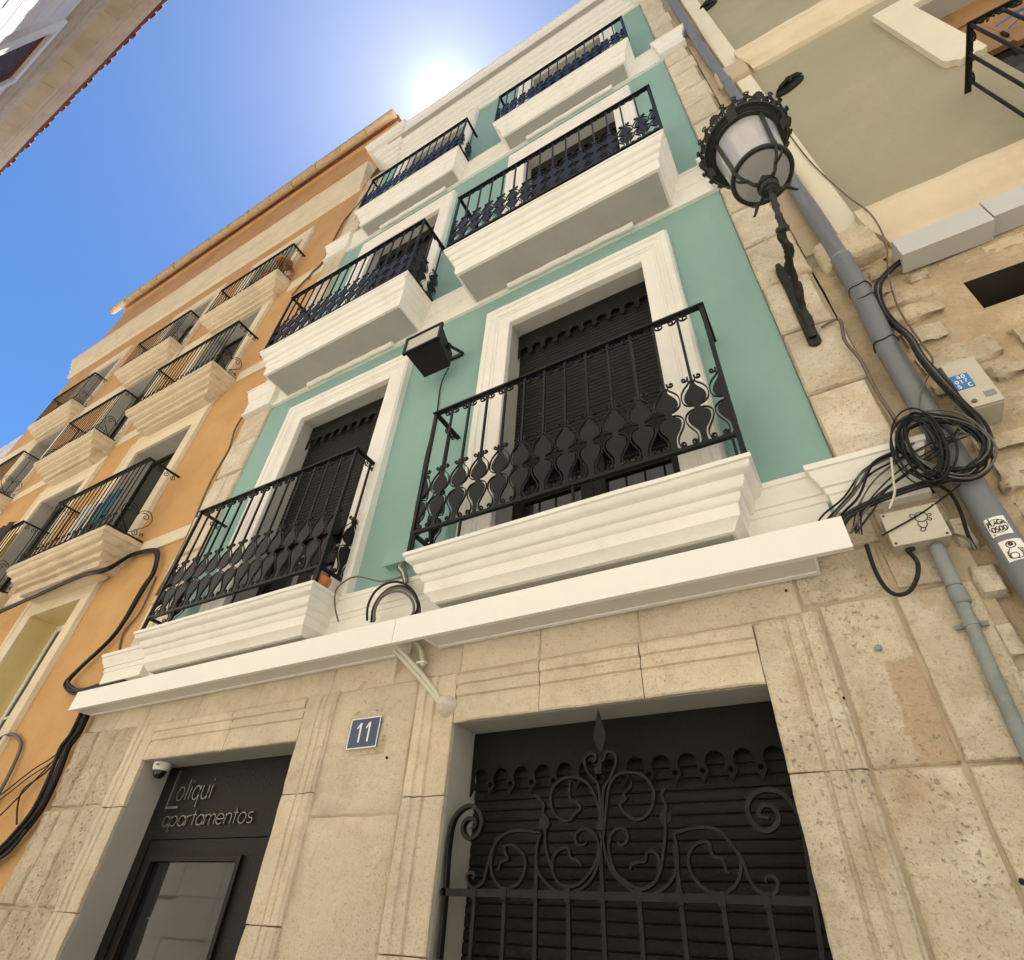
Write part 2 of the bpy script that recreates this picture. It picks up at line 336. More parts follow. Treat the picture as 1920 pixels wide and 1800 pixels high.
# ------------------------------------------------------------------ masonry shapes
def block(x0, x1, z0, z1, yf, yb, seed=0, res=.075, amp=.004, edge=.010, jit=.0045, bev=.007, low=.6):
    """One dressed stone: gridded, slightly uneven face, worn arrises, sides running back to yb."""
    mb = MB(); nx = max(3, min(14, int((x1-x0)/res))); nz = max(3, min(14, int((z1-z0)/res)))
    us = [0, edge/(x1-x0)]+[edge/(x1-x0)+(1-2*edge/(x1-x0))*i/(nx-1) for i in range(1,nx-1)]+[1-edge/(x1-x0), 1]
    ws = [0, edge/(z1-z0)]+[edge/(z1-z0)+(1-2*edge/(z1-z0))*i/(nz-1) for i in range(1,nz-1)]+[1-edge/(z1-z0), 1]
    NX, NZ = len(us), len(ws); vs = []
    o = Vector((seed*3.7, seed*1.9, seed*5.3))
    for j,w in enumerate(ws):
        for i,u in enumerate(us):
            x = x0+(x1-x0)*u; z = z0+(z1-z0)*w; p = Vector((x,0,z))
            e = (i in (0,NX-1)) or (j in (0,NZ-1))
            y = yf+amp*noise.fractal(p*9+o, 1.0, 2.0, 4)+amp*1.5*noise.noise(p*2.5+o)
            if e:
                q = abs(noise.noise(p*14+o))*jit+jit*low*abs(noise.noise(p*4+o))
                if i == 0: x += q
                if i == NX-1: x -= q
                if j == 0: z += q
                if j == NZ-1: z -= q
                y += bev
            elif (i in (1,NX-2)) or (j in (1,NZ-2)):                 # chipped arrises
                ch = noise.noise(p*8+o*2)
                if ch > .25: y += min(.008,(ch-.25)*.035)
            vs.append((x,y,z))
    fs = [(j*NX+i, j*NX+i+1, (j+1)*NX+i+1, (j+1)*NX+i) for j in range(NZ-1) for i in range(NX-1)]
    mb.add(vs, fs)
    ring = [i for i in range(NX)]+[j*NX+NX-1 for j in range(1,NZ)]+[(NZ-1)*NX+i for i in range(NX-2,-1,-1)]+[j*NX for j in range(NZ-2,0,-1)]
    n = len(mb.v); k = len(ring)
    mb.v += [(vs[r][0], yb, vs[r][2]) for r in ring]
    for a in range(k):
        b = (a+1)%k; mb.f.append((ring[a], n+a, n+b, ring[b]))
    return mb

def moulding(prof, x0, x1, seg=.14, amp=.0025, yw=0.0, left=True, right=True):
    """Cornice with mitred returns. prof: (projection, z) from top to bottom."""
    mb = MB(); vs = []; ns = max(2, int((x1-x0)/seg)); cols = []
    pts = []
    for p,z in prof:
        row = []
        if left: row.append((x0-p, yw, z))
        for i in range(ns+1):
            t = i/ns; xa = x0-(p if left else 0); xb = x1+(p if right else 0)
            row.append((xa+(xb-xa)*t, yw-p, z))
        if right: row.append((x1+p, yw, z))
        pts.append(row)
    k = len(pts[0])
    for j,row in enumerate(pts):
        for i,q in enumerate(row):
            v = Vector(q); d = noise.noise_vector(v*4.0)*amp+noise.noise_vector(v*17)*amp*.5
            if (i == 0 and left) or (i == k-1 and right): d = Vector((0,0,0))
            vs.append(v+d)
    fs = []
    for j in range(len(prof)-1):
        for i in range(k-1): fs.append((j*k+i, (j+1)*k+i, (j+1)*k+i+1, j*k+i+1))
    mb.add(vs, fs)
    e = (len(prof)-1)*k
    # top and bottom closed back to the wall
    for base, flip in ((0,False),(e,True)):
        n = len(mb.v); row = [mb.v[base+i] for i in range(k)]
        back = [(q[0], yw, q[2]) for q in row]
        mb.v += back
        for i in range(k-1):
            f = (base+i, base+i+1, n+i+1, n+i)
            mb.f.append(f[::-1] if flip else f)
    if not left: mb.f.append(tuple(j*k for j in range(len(prof)-1,-1,-1)))
    if not right: mb.f.append(tuple(j*k+k-1 for j in range(len(prof))))
    return mb

def surround(prof, xo0, xo1, zt, zb, amp=.0025, seg=.12):
    """Moulded frame up one jamb, across the head and down the other. prof: (distance out from the opening, y)."""
    mb = MB(); path = []
    nz = max(2, int((zt-zb)/seg)); nx = max(2, int((xo1-xo0)/seg))
    rows = []
    for d,y in prof:
        row = [(xo0-d, y, zb+(zt+d-zb)*i/nz) for i in range(nz+1)]
        row += [(xo0-d+(xo1-xo0+2*d)*i/nx, y, zt+d) for i in range(1,nx+1)]
        row += [(xo1+d, y, zt+d-(zt+d-zb)*i/nz) for i in range(1,nz+1)]
        rows.append(row)
    k = len(rows[0]); vs = []
    for row in rows:
        for q in row:
            v = Vector(q); vs.append(v+noise.noise_vector(v*5)*amp+noise.noise_vector(v*19)*amp*.5)
    fs = [(j*k+i, j*k+i+1, (j+1)*k+i+1, (j+1)*k+i) for j in range(len(rows)-1) for i in range(k-1)]
    fs = [f[::-1] for f in fs]
    mb.add(vs, fs); return mb

def wall_sheet(x0, x1, z0, z1, holes, y, yb=None):
    """Wall with real openings; yb gives the reveals a little depth."""
    xs = sorted({x0,x1}|{h[0] for h in holes}|{h[1] for h in holes}); zs = sorted({z0,z1}|{h[2] for h in holes}|{h[3] for h in holes})
    mb = MB()
    for i in range(len(xs)-1):
        for j in range(len(zs)-1):
            cx = (xs[i]+xs[i+1])/2; cz = (zs[j]+zs[j+1])/2
            if any(h[0]<cx<h[1] and h[2]<cz<h[3] for h in holes): continue
            mb.quad((xs[i],y,zs[j]),(xs[i+1],y,zs[j]),(xs[i+1],y,zs[j+1]),(xs[i],y,zs[j+1]))
    return mb
def reveal(x0, x1, z0, z1, y0, y1, sill=False, t=.02):
    mb = MB()
    mb.box(x0-t, x0, y0, y1, z0, z1+t); mb.box(x1, x1+t, y0, y1, z0, z1+t); mb.box(x0, x1, y0, y1, z1, z1+t)
    if sill: mb.box(x0, x1, y0, y1, z0-t, z0)
    return mb

# ------------------------------------------------------------------ scalloped shutter valance
def valance(x0, x1, zt, za, period, y, drop=.125):
    """Flat plate whose lower edge is a row of horseshoe cut-outs between pointed drops."""
    n = max(1, round((x1-x0)/period)); p = (x1-x0)/n; r = p*.36
    low = []
    for k in range(n):
        a = x0+k*p
        zc = za-r
        low += [(a+.001, za-drop), (a+p*.10, za-drop+.022), (a+p*.21, za-drop+.040), (a+p*.235, za-drop+.055), (a+p*.19, zc-r*.62)]
        for q in range(11):
            t = math.pi*(1.16-1.32*q/10); low.append((a+p/2+r*math.cos(t), zc+r*math.sin(t)))
        low += [(a+p-p*.19, zc-r*.62), (a+p-p*.235, za-drop+.055), (a+p-p*.21, za-drop+.040), (a+p-p*.10, za-drop+.022)]
    low.append((x1-.001, za-drop))
    mb = MB(); poly = [(x0,zt)]+low+[(x1,zt)]
    mb.plate(poly[::-1], y, y+.012); return mb

def slat_mesh(name, w, pitch, mat_):
    """One roller-shutter slat: rounded belly and a hooked lip."""
    mb = MB(); pr = [(0,.001),(.05,-.006),(.30,-.0085),(.70,-.0085),(.90,-.006),(.945,.0),(1.0,.001)]
    vs = []
    for x in (-w/2, w/2):
        for t,y in pr: vs.append((x, y, -t*pitch))
    k = len(pr); mb.add(vs, [(i, k+i, k+i+1, i+1) for i in range(k-1)])
    mb.f = [f[::-1] for f in mb.f]
    return proto(mb, name, mat_, 50)

# ------------------------------------------------------------------ stroke lettering
def arc(cx, cz, rx, rz, a0, a1, n=12): return [(cx+rx*math.cos(R(a0+(a1-a0)*k/n)), cz+rz*math.sin(R(a0+(a1-a0)*k/n))) for k in range(n+1)]
GL = {
 'L': (.55, [[(0,1.75),(0,0),(.55,0)]]),
 'o': (.9, [arc(.45,.5,.45,.5,90,450,20)]), 'l': (.12, [[(.06,0),(.06,1.55)]]), 'i': (.12, [[(.06,0),(.06,1.0)],[(.06,1.3),(.06,1.42)]]),
 'q': (.9, [arc(.45,.5,.45,.5,0,360,20),[(.9,1.0),(.9,-.55)]]), 'u': (.8, [[(0,1.0),(0,.4)]+arc(.4,.4,.4,.4,180,360)+[(.8,1.0)],[(.8,.4),(.8,0)]]),
 'a': (.9, [arc(.45,.5,.45,.5,0,360,20),[(.9,1.0),(.9,0)]]), 'p': (.9, [arc(.45,.5,.45,.5,0,360,20),[(0,1.0),(0,-.55)]]),
 'r': (.5, [[(0,0),(0,1.0)],arc(.4,.6,.4,.4,180,75,8)]), 't': (.5, [[(.25,1.45),(.25,0)],[(0,1.0),(.5,1.0)]]),
 'm': (1.3, [[(0,0),(0,1.0)],arc(.325,.65,.325,.35,180,0,8)+[(.65,0)],arc(.975,.65,.325,.35,180,0,8)+[(1.3,0)]]),
 'e': (.9, [[(0,.5),(.9,.5)]+arc(.45,.5,.45,.5,0,315,18)]), 'n': (.75, [[(0,0),(0,1.0)],arc(.375,.62,.375,.38,180,0,8)+[(.75,0)]]),
 's': (.65, [arc(.34,.74,.28,.26,40,270,10)+arc(.32,.25,.30,.25,90,-150,10)[1:]]),
 'P': (.6, [[(0,0),(0,1.0),(.35,1.0)]+arc(.35,.75,.25,.25,90,-90,8)+[(0,.5)]]), 'A': (.7, [[(0,0),(.35,1.0),(.7,0)],[(.13,.36),(.57,.36)]]),
 'G': (.75, [arc(.4,.5,.38,.5,50,330,14)+[(.74,.45),(.45,.45)]]), 'O': (.75, [arc(.375,.5,.36,.5,90,450,16)]), 'K': (.6,[[(0,0),(0,1)],[(.6,1),(0,.5),(.6,0)]]),
 'S': (.6, [arc(.32,.75,.27,.25,40,270,10)+arc(.3,.25,.29,.25,90,-150,10)[1:]]), 'C': (.7, [arc(.38,.5,.36,.5,50,310,14)]),
 '0': (.65, [arc(.32,.5,.28,.48,90,450,16)]), '1': (.4, [[(.05,.8),(.24,1.0),(.24,0)],[(.06,0),(.42,0)]]), '5': (.6, [[(.55,1.0),(.1,1.0),(.08,.58)]+arc(.28,.32,.27,.31,110,-140,12)]),
 '6': (.6, [[(.48,.96)]+arc(.42,.35,.36,.6,115,180,8)+arc(.3,.3,.25,.29,180,-180,14)]), '7': (.55, [[(0,1.0),(.52,1.0),(.18,0)]]), 'LL': (.5,[[(0,1.0),(0,0),(.5,0)]]),
}
def write(mb, text, x, z, h, w, t, y0, depth, gap=.28, f=None, wide=1.0):
    for ch in text:
        if ch == ' ': x += .6*h*wide; continue
        wd, strokes = GL[ch]
        for s in strokes: mb.strip([(x+a*h*wide, z+b*h) for a,b in s], y0, depth, t, f)
        x += (wd+gap)*h*wide
    return x
def text_width(text, h, gap=.28, wide=1.0): return sum((.6 if c == ' ' else GL[c][0]+gap)*h*wide for c in text)-gap*h*wide

# ================================================================== the ground
g = MB(); g.quad((-300,-300,0),(300,-300,0),(300,300,0),(-300,300,0))
o = g.build('street', M['paving']); o['kind'] = 'structure'
g = MB(); g.box(-60, 30, -.75, 0.3, .004, .13)
o = g.build('pavement', M['paving']); o['kind'] = 'structure'

# ================================================================== turquoise town house
XL, XR, TL, TR = -5.77, .60, -5.277, .28           # outer edges of the quoins, edges of the turquoise field
Z1, Z2, Z3, ZT = 3.364, 7.009, 10.92, 13.85
house = thing('town_house', (-2.6, 0, 0), 'narrow turquoise town house with white balconies and stone ground floor', 'building')
WR = (-1.745, -.46); WLf = (-4.49, -3.19)
tops = (5.965, 9.87, 13.52); floors = (Z1, Z2, Z3)
holes = [(w[0], w[1], fz, tz) for w in (WR, WLf) for fz,tz in zip(floors, tops)]
wall_sheet(TL, TR, 3.1, ZT+.05, holes, 0.0).build('wall', M['turq'], house)
DR = (-1.875, -.272, 2.392); DL = (-4.69, -3.06, 2.40)
mb = wall_sheet(XL, XR, 0, 3.12, [(DR[0],DR[1],0,DR[2]),(DL[0],DL[1],0,DL[2])], -.003)
for (a,b) in ((XL+.01,TL),(TR,XR-.01)): mb.quad((a,.012,3.1),(b,.012,3.1),(b,.012,ZT),(a,.012,ZT))
mb.build('mortar_bed', M['mortar'], house)
mb = MB(); mb.box(XL+.02, XR-.02, .6, 9, 0, 14.2)
mb.box(XL+.02, XL+.06, .05, .6, 0, 14.2); mb.box(XR-.06, XR-.02, .05, .6, 0, 14.2)
mb.build('rear_wall', M['tan'], house)

# ---- ground floor stones
sd = [1]
def stone(x0, x1, z0, z1, yf=-.012, mt='stone', gap=.002, **k):
    sd[0] += 1
    return block(x0+gap, x1-gap, z0+gap, z1-gap, yf, .035, seed=sd[0], **k).build('stone_block', M[mt], house, 40)
for z0,z1 in ((0,.62),(.62,1.28),(1.28,2.045),(2.045,2.69)):                      # right of the big door
    stone(.006, .279, z0, z1, -.014, 'stone_stained' if z1 == 2.69 else 'stone'); stone(.285, XR-(.10 if z1 < 2.5 else .04), z0, z1, -.022, bev=.010, jit=.010)
for a,b,z0,z1 in ((-.06,.30,2.70,2.93),(-.06,.33,2.935,3.11),(.305,.50,2.70,2.93),(.335,.60,2.935,3.11)):
    stone(a, b, z0, z1, -.014, bev=.010, jit=.010)
for z0,z1 in ((0,.45),(.45,1.20),(1.20,1.978),(1.978,2.668)):                     # pier between the doors
    stone(-2.815, -2.165, z0, z1, -.012, 'stone_fine')
tj = (-5.77,-5.35,-4.94,-4.28,-3.60,-2.89,-2.36,-1.876,-1.36,-.80,-.06)
for a,b in zip(tj, tj[1:]): stone(a, b, 2.669, 3.11, -.010, 'stone_fine', gap=.002)
for z0,z1 in ((0,.38),(.38,.95),(.95,1.51),(1.51,2.12),(2.12,2.70)):              # eroded blocks by the orange house
    stone(XL, -5.535, z0, z1, -.028, 'stone_rough', amp=.012, edge=.018, jit=.014, bev=.018, res=.05)
    stone(-5.53, -5.268, z0, z1, -.022, 'stone_rough', amp=.012, edge=.018, jit=.012, bev=.016, res=.05)
    stone(-5.232, -4.965, z0, z1, -.018, 'stone_rough', amp=.010, edge=.018, jit=.010, bev=.016, res=.05)

for x,z,r_ in ((.165,2.475,.013),(-.205,2.005,.010),(-.012,2.30,.007),(.30,1.72,.009),(-2.30,2.25,.006),(-.10,2.79,.006)):   # rusty iron stubs left in the stone
    mb = MB(); mb.lathe([(r_*1.1,0),(r_,.008),(r_*.6,.012)], (x,-.016 if x < .2 else -.022,z), 7, axis=(0,-1,0)); mb.jitter(.002,60); mb.build('iron_stub', M['pvc_light' if r_ > .012 else 'iron_old'], house)
# ---- moulded stone architraves round the two doors
AP = [(0,.0),(0,-.026),(.008,-.032),(.118,-.030),(.125,-.022),(.133,-.022),(.140,-.034),(.176,-.035),(.183,-.028),(.195,-.029),(.203,-.041),(.248,-.043),(.256,-.031),(.264,-.028),(.272,.0)]
def arch_piece(kind, door, a, b, mt, rough):
    xo0, xo1, zt = door; mb = MB(); n = max(3, int((b-a)/.06)); vs = []; sd[0] += 1; off = Vector((sd[0]*2.3,0,0))
    for d,y in AP:
        for i in range(n+1):
            t = a+(b-a)*i/n
            if kind == 'L': q = Vector((xo0-d, y, t))
            elif kind == 'R': q = Vector((xo1+d, y, t))
            else: q = Vector((t, y, zt+d))
            e = .004 if i in (0,n) else 0
            j = noise.noise_vector(q*7+off)*rough+noise.noise_vector(q*24+off)*rough*.6
            q = q+Vector((j.x*.5, j.y+e, j.z*.5)); vs.append(q)
    k = n+1
    for r in range(len(AP)-1):
        for i in range(n): mb.f.append((r*k+i, r*k+i+1, (r+1)*k+i+1, (r+1)*k+i))
    mb.v = [tuple(v) for v in vs]
    mb.f.append(tuple(r*k for r in range(len(AP)))); mb.f.append(tuple(r*k+n for r in range(len(AP)-1,-1,-1)))
    return mb.build('architrave_stone', M[mt], house, 35)
for door, mt, js, hs, rg in ((DR,'stone_fine',(0,.8,1.43,2.046),(-1.35,-.806),.0058),(DL,'stone_fine',(0,.7,1.50,2.10),(-4.28,-3.78),.0055)):
    xo0,xo1,zt = door
    for z0,z1 in zip(js, js[1:]+(zt+.272,)):
        arch_piece('L', door, z0+.003, z1-.003, mt, rg); arch_piece('R', door, z0+.003, z1-.003, 'stone' if door is DR else mt, rg*1.2)
    xs = (xo0+.002,)+hs+(xo1-.002,)
    for a,b in zip(xs, xs[1:]): arch_piece('H', door, a+.003, b-.003, mt, rg)
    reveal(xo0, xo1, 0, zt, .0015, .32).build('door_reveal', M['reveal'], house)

# ---- floor bands and their breaks over the quoins
B1 = [(.075,Z1),(.072,3.335),(.062,3.33),(.055,3.295),(.035,3.265),(.032,3.245),(.022,3.24),(.018,3.205),(.010,3.20),(.008,3.10)]
def quoin_band(prof, e): return [(p+e, z) for p,z in prof]
moulding(B1, TL-.02, TR-.105).build('floor_band', M['white'], house, 40)
moulding(quoin_band(B1,.05), TR-.02, XR-.085).build('floor_band', M['white'], house, 40)
moulding(quoin_band(B1,.07), XL+.01, TL-.03).build('floor_band', M['white'], house, 40)
def band(zt, zb):
    h = zt-zb
    return [(.085,zt),(.082,zt-.05*h),(.070,zt-.06*h),(.060,zt-.2*h),(.040,zt-.33*h),(.038,zt-.40*h),(.026,zt-.42*h),(.024,zt-.88*h),(.034,zt-.90*h),(.034,zb)]
for zt,zb in ((Z2,6.553),(Z3,10.45)):
    B = band(zt,zb)
    moulding(B, TL-.02, TR+.02, left=False, right=False).build('floor_band', M['white'], house, 40)
    moulding(quoin_band(B,.06), TR+.06, XR-.10).build('floor_band', M['white'], house, 40)
    moulding(quoin_band(B,.06), XL+.09, TL-.07).build('floor_band', M['white'], house, 40)

# ---- quoins
ql = (3.37,3.90,4.444,4.97,5.515,6.05,6.56); q2 = (7.02,7.52,8.02,8.52,9.024,9.57,10.03,10.46); q3 = (10.93,11.36,11.80,12.313,12.868,13.401,13.86)
def quoin(x0, x1, z0, z1, k):
    sd[0] += 1
    return block(x0+.003, x1-.003, z0+.007, z1-.007, -.030-.006*(k%2), .012, seed=sd[0], amp=.006, edge=.014, jit=.010, bev=.014).build('quoin_stone', M['quoin'], house, 40)
k = 0
for zs in (ql,q2,q3):
    for z0,z1 in zip(zs, zs[1:]):
        k += 1; w = .03 if k%2 else 0
        quoin(TR, XR-w, z0, z1, k)
        if k%3 == 1: quoin(XL+w, -5.50, z0, z1, k); quoin(-5.497, TL, z0, z1, k)
        else: quoin(XL+w, TL, z0, z1, k)

# ---- top cornice
CT = [(.44,14.36),(.435,14.28),(.40,14.25),(.375,14.13),(.365,14.10),(.275,14.09),(.27,14.03),(.235,14.01),(.22,13.96),(.17,13.945),(.155,13.90),(.105,13.885),(.09,13.84),(.04,13.83),(.03,13.79),(.0,13.785)]
moulding(CT, -4.98, TR+.05, amp=.0008).build('top_cornice', M['white_smooth'], house, 25)
moulding(quoin_band(CT,.06), TR+.02, XR-.06, amp=.0008).build('top_cornice', M['white_smooth'], house, 25)
moulding(quoin_band(CT,.06), -5.06, -4.985).build('top_cornice', M['white_smooth'], house, 25)
mb = MB(); mb.box(-5.0, TR+.05, -.355, -.285, 14.084, 14.0895); mb.build('soffit_shade_strip', M['reveal'], house)  # grey strip that paints the shade on the cornice underside
mb = MB(); mb.box(XL+.35, XR-.03, .02, 9, 14.11, 14.35); mb.build('roof', M['white'], house)

# ---- balcony slabs
P1 = [(0,3.364),(0,3.338),(.012,3.334),(.016,3.312),(.030,3.298),(.055,3.288),(.058,3.262),(.072,3.238),(.076,3.232),(.094,3.226),(.096,3.205),(.108,3.184),(.118,3.178),(.122,3.11),(.140,3.095),(.168,3.058)]
def P23(zt, zb):
    h = zt-zb
    return [(0,zt),(0,zt-.075*h),(.012,zt-.085*h),(.015,zt-.15*h),(.028,zt-.21*h),(.054,zt-.245*h),(.056,zt-.33*h),(.064,zt-.40*h),(.074,zt-.42*h),(.090,zt-.44*h),(.092,zt-.54*h),(.100,zt-.62*h),(.112,zt-.64*h),(.114,zt-.93*h),(.124,zt-h)]
slabs = {}
def slab(x0, x1, d, prof, key):
    pr = [(d-i, z) for i,z in prof]
    mb = moulding(pr, x0+d, x1-d, amp=.003)
    slabs[key] = mb.build('balcony', M['white'], house, 38)
    return slabs[key]
S = {}
S['1R'] = (-2.18,-.068,.344); S['1L'] = (-5.095,-2.98,.335); S['2R'] = (-2.325,.02,.522); S['2L'] = (-5.138,-2.796,.522); S['3R'] = (-2.162,-.035,.363); S['3L'] = (-4.92,-2.784,.363)
for key,(a,b,d) in S.items():
    slab(a, b, d, P1 if key[0]=='1' else P23(Z2,6.615) if key[0]=='2' else P23(Z3,10.50), key)
for key in ('1R','1L'):
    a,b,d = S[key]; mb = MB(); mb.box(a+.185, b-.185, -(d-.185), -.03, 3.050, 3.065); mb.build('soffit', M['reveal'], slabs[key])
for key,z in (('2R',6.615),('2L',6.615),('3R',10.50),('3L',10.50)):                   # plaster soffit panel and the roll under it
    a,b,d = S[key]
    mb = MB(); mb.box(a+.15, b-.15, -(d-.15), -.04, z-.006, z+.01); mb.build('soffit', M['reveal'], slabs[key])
    c = (a+b)/2+.03; mb = MB(); hw = .66
    mb.tube([(c-hw+1.32*i/14, -.055+.003*math.sin(i*2.1), z-.04+.003*math.sin(i*1.3)) for i in range(15)], .035, 8)
    mb.build('roll_moulding', M['white'], slabs[key], 60)

# ---- windows: moulded surround, reveal, roller shutter with scalloped valance
WP = [(0,.02),(0,-.030),(.006,-.036),(.105,-.038),(.112,-.048),(.126,-.050),(.134,-.062),(.185,-.066),(.194,-.078),(.240,-.080),(.248,-.068),(.256,-.062),(.262,.0)]
SLAT = {}
def window(xo, zt, zb, full, lower):
    w = surround(WP, xo[0], xo[1], zt, zb).build('window', M['white'], house, 35)
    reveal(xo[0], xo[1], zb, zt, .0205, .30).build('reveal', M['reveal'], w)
    yy = .16; wd = xo[1]-xo[0]
    valance(xo[0]+.004, xo[1]-.004, zt-.004, zt-.215, .128, yy-.012).build('valance', M['shutter'], w)
    if 'w' not in SLAT: SLAT['w'] = slat_mesh('slat', wd-.02, .0415, M['shutter_rib'])
    zs = zt-.10; k = 0
    while zs-.0425*k > lower:
        use(SLAT['w'], ((xo[0]+xo[1])/2, yy+.036, zs-.0425*k), w, scale=((wd-.02)/(WR[1]-WR[0]-.02),1,1)); k += 1
    ze = zs-.0425*k
    mb = MB(); mb.box(xo[0], xo[1], yy+.052, yy+.06, ze, zt); mb.box(xo[0]+.005, xo[1]-.005, yy+.012, yy+.045, ze-.06, ze); mb.build('shutter_box', M['shutter'], w)
    # glazed door leaves below the shutter
    mb = MB(); c = (xo[0]+xo[1])/2
    for a,b in ((xo[0],xo[0]+.09),(c-.09,c-.002),(c+.002,c+.09),(xo[1]-.09,xo[1])): mb.box(a,b,.235,.29,zb,ze+.05)
    for a,b in ((xo[0]+.09,c-.09),(c+.09,xo[1]-.09)):
        mb.box(a,b,.24,.285,zb,zb+.13); mb.box(a,b,.24,.285,zb+.62,zb+.70)
    mb.build('door_leaf', M['door'], w)
    for a,b in ((xo[0]+.09,c-.09),(c+.09,xo[1]-.09)):
        mb = MB(); mb.box(a,b,.262,.27,zb+.13,zb+.62); mb.box(a,b,.262,.27,zb+.70,ze+.05); mb.build('pane', M['glass'], w)
for xo in (WR, WLf):
    window(xo, tops[0], Z1, True, 4.30 if xo is WR else 4.36)
    window(xo, tops[1], Z2, True, 8.1)
    window(xo, tops[2], Z3, True, 12.0)

# ---- wrought-iron railings
SP = .152
def vase(mb, sides=(-1,1)):
    hw = [(0,.017),(.012,.021),(.018,.016),(.075,.016),(.10,.022),(.128,.039),(.155,.053),(.180,.0605),(.205,.0605),(.225,.052),(.238,.035),(.245,.021),(.250,.018),(.285,.018),(.290,.021),(.297,.035),(.310,.052),(.330,.0605),(.355,.0605),(.380,.053),(.405,.039),(.430,.022),(.450,.015),(.464,.014),(.470,.019),(.482,.019),(.486,.012)]
    poly = ([(-w,z) for z,w in hw] if -1 in sides else [(0,0),(0,.486)])+([(w,z) for z,w in hw[::-1]] if 1 in sides else [(0,.486),(0,0)])
    mb.plate(poly, -.003, .003)
    for s in sides:
        up = spiral(.040,.506,.004,.021,R(200),-1.15,16)
        pth = up+spline([(up[-1][0]-.006,up[-1][1]+.002),(.020,.483),(.024,.462),(.050,.432),(.069,.395),(.0745,.352),(.066,.312),(.042,.290),(.018,.282)],4)
        mb.strip([(s*a,b) for a,b in pth], -.006, .012, .006)
        pth = spline([(.018,.253),(.044,.247),(.068,.222),(.0745,.185),(.064,.146),(.044,.108),(.031,.078),(.028,.048),(.034,.022),(.046,.010)],4)+spiral(.047,.028,.018,.004,R(270),1.1,12)[1:]
        mb.strip([(s*a,b) for a,b in pth], -.006, .012, .006)
bal = MB(); H = 1.115
bal.box(-.0075,.0075,-.0075,.0075,.47,H-.004); vase(bal)
for s in (-1,1):
    e = spiral(.040,H-.046,.006,.030,R(250),-1.2,16)
    bal.strip([(s*(.038+(a-.038)*1.0), H-.046+(b-H+.046)*.95) for a,b in e]+[(s*.010,H-.012)], -.006, .012, .0055)
BAL = proto(bal, 'baluster', M['iron'], 30)
POST = {}
for sd_ in (-1,1):
    pst = MB(); pst.box(-.012,.012,-.012,.012,-.15,H); vase(pst,(sd_,))
    q = MB(); vase(q,(1,)); pst.add([(-b,a,c) for a,b,c in q.v], q.f); POST[sd_] = proto(pst, 'corner_post', M['iron'], 30)
def railing(key, yf, zb, zt, x0, x1, foot):
    s = slabs[key]; sc = (1,1,(zt-zb)/H)
    mb = MB(); mb.box(x0-.02, x1+.02, yf-.022, yf+.022, zt-.004, zt+.010); mb.box(x0-.02, x0+.018, yf+.023, -.002, zt-.004, zt+.010); mb.box(x1-.018, x1+.02, yf+.023, -.002, zt-.004, zt+.010)
    mb.build('top_rail', M['iron'], s)
    mb = MB(); mb.box(x0-.012, x1+.012, yf-.013, yf+.013, zb-.022, zb); mb.box(x0-.012, x0+.012, yf+.014, -.002, zb-.022, zb); mb.box(x1-.012, x1+.012, yf+.014, -.002, zb-.022, zb)
    fz = floors[int(key[0])-1]
    if foot:
        for xx in (x0+.02, x0+.38, (x0+x1)/2+.12, x1-.03): mb.box(xx-.007, xx+.007, yf-.007, yf+.007, fz-.004, zb-.022)
    mb.build('bottom_rail', M['iron'], s)
    n = int((x1-x0-.1)/SP); st = (x1-x0)/(n+1)
    for i in range(1,n+1): use(BAL, (x0+st*i, yf, zb), s, scale=sc)
    use(POST[1], (x0, yf, zb), s, scale=sc, name='corner_post'); use(POST[-1], (x1, yf, zb), s, scale=sc, name='corner_post')
    ns = max(1, int((-yf-.08)/SP)); st = -yf/(ns+.6)
    for x in (x0,x1):
        for i in range(1,ns+1): use(BAL, (x, yf+st*i, zb), s, rz=R(90), scale=sc)
railing('1R', -.312, 3.535, 4.655, -2.16, -.098, True)
railing('1L', -.290, 3.515, 4.65, -5.075, -3.01, True)
railing('2R', -.490, 7.135, 8.27, -2.31, .005, False)
railing('2L', -.490, 7.09, 8.24, -5.12, -2.83, False)
railing('3R', -.325, 11.06, 12.19, -2.15, -.05, False)
railing('3L', -.325, 11.06, 12.21, -4.90, -2.81, False)

# ---- big door: roller shutter behind a scalloped valance
sh = MB(); sh.box(DR[0], DR[1], .262, .27, 0, DR[2]); sh = sh.build('roller_shutter', M['shutter'], house)
valance(DR[0]+.004, DR[1]-.004, DR[2]-.003, 2.207, .1235, .195, .13).build('valance', M['shutter'], sh)
mb = MB()
for i in range(13):
    c = DR[0]+.004+(DR[1]-DR[0]-.008)/13*i
    if i: mb.lathe([(.011,0),(.011,.004)], (c, .195, 2.128), 10, axis=(0,-1,0))
mb.build('hole_disc', M['hole'], sh)  # near-black discs stand in for the dark of holes in the valance
GS = slat_mesh('slat', DR[1]-DR[0]-.01, .0465, M['shutter_rib'])
for i in range(48): use(GS, ((DR[0]+DR[1])/2, .252, 2.30-.0475*i), sh)

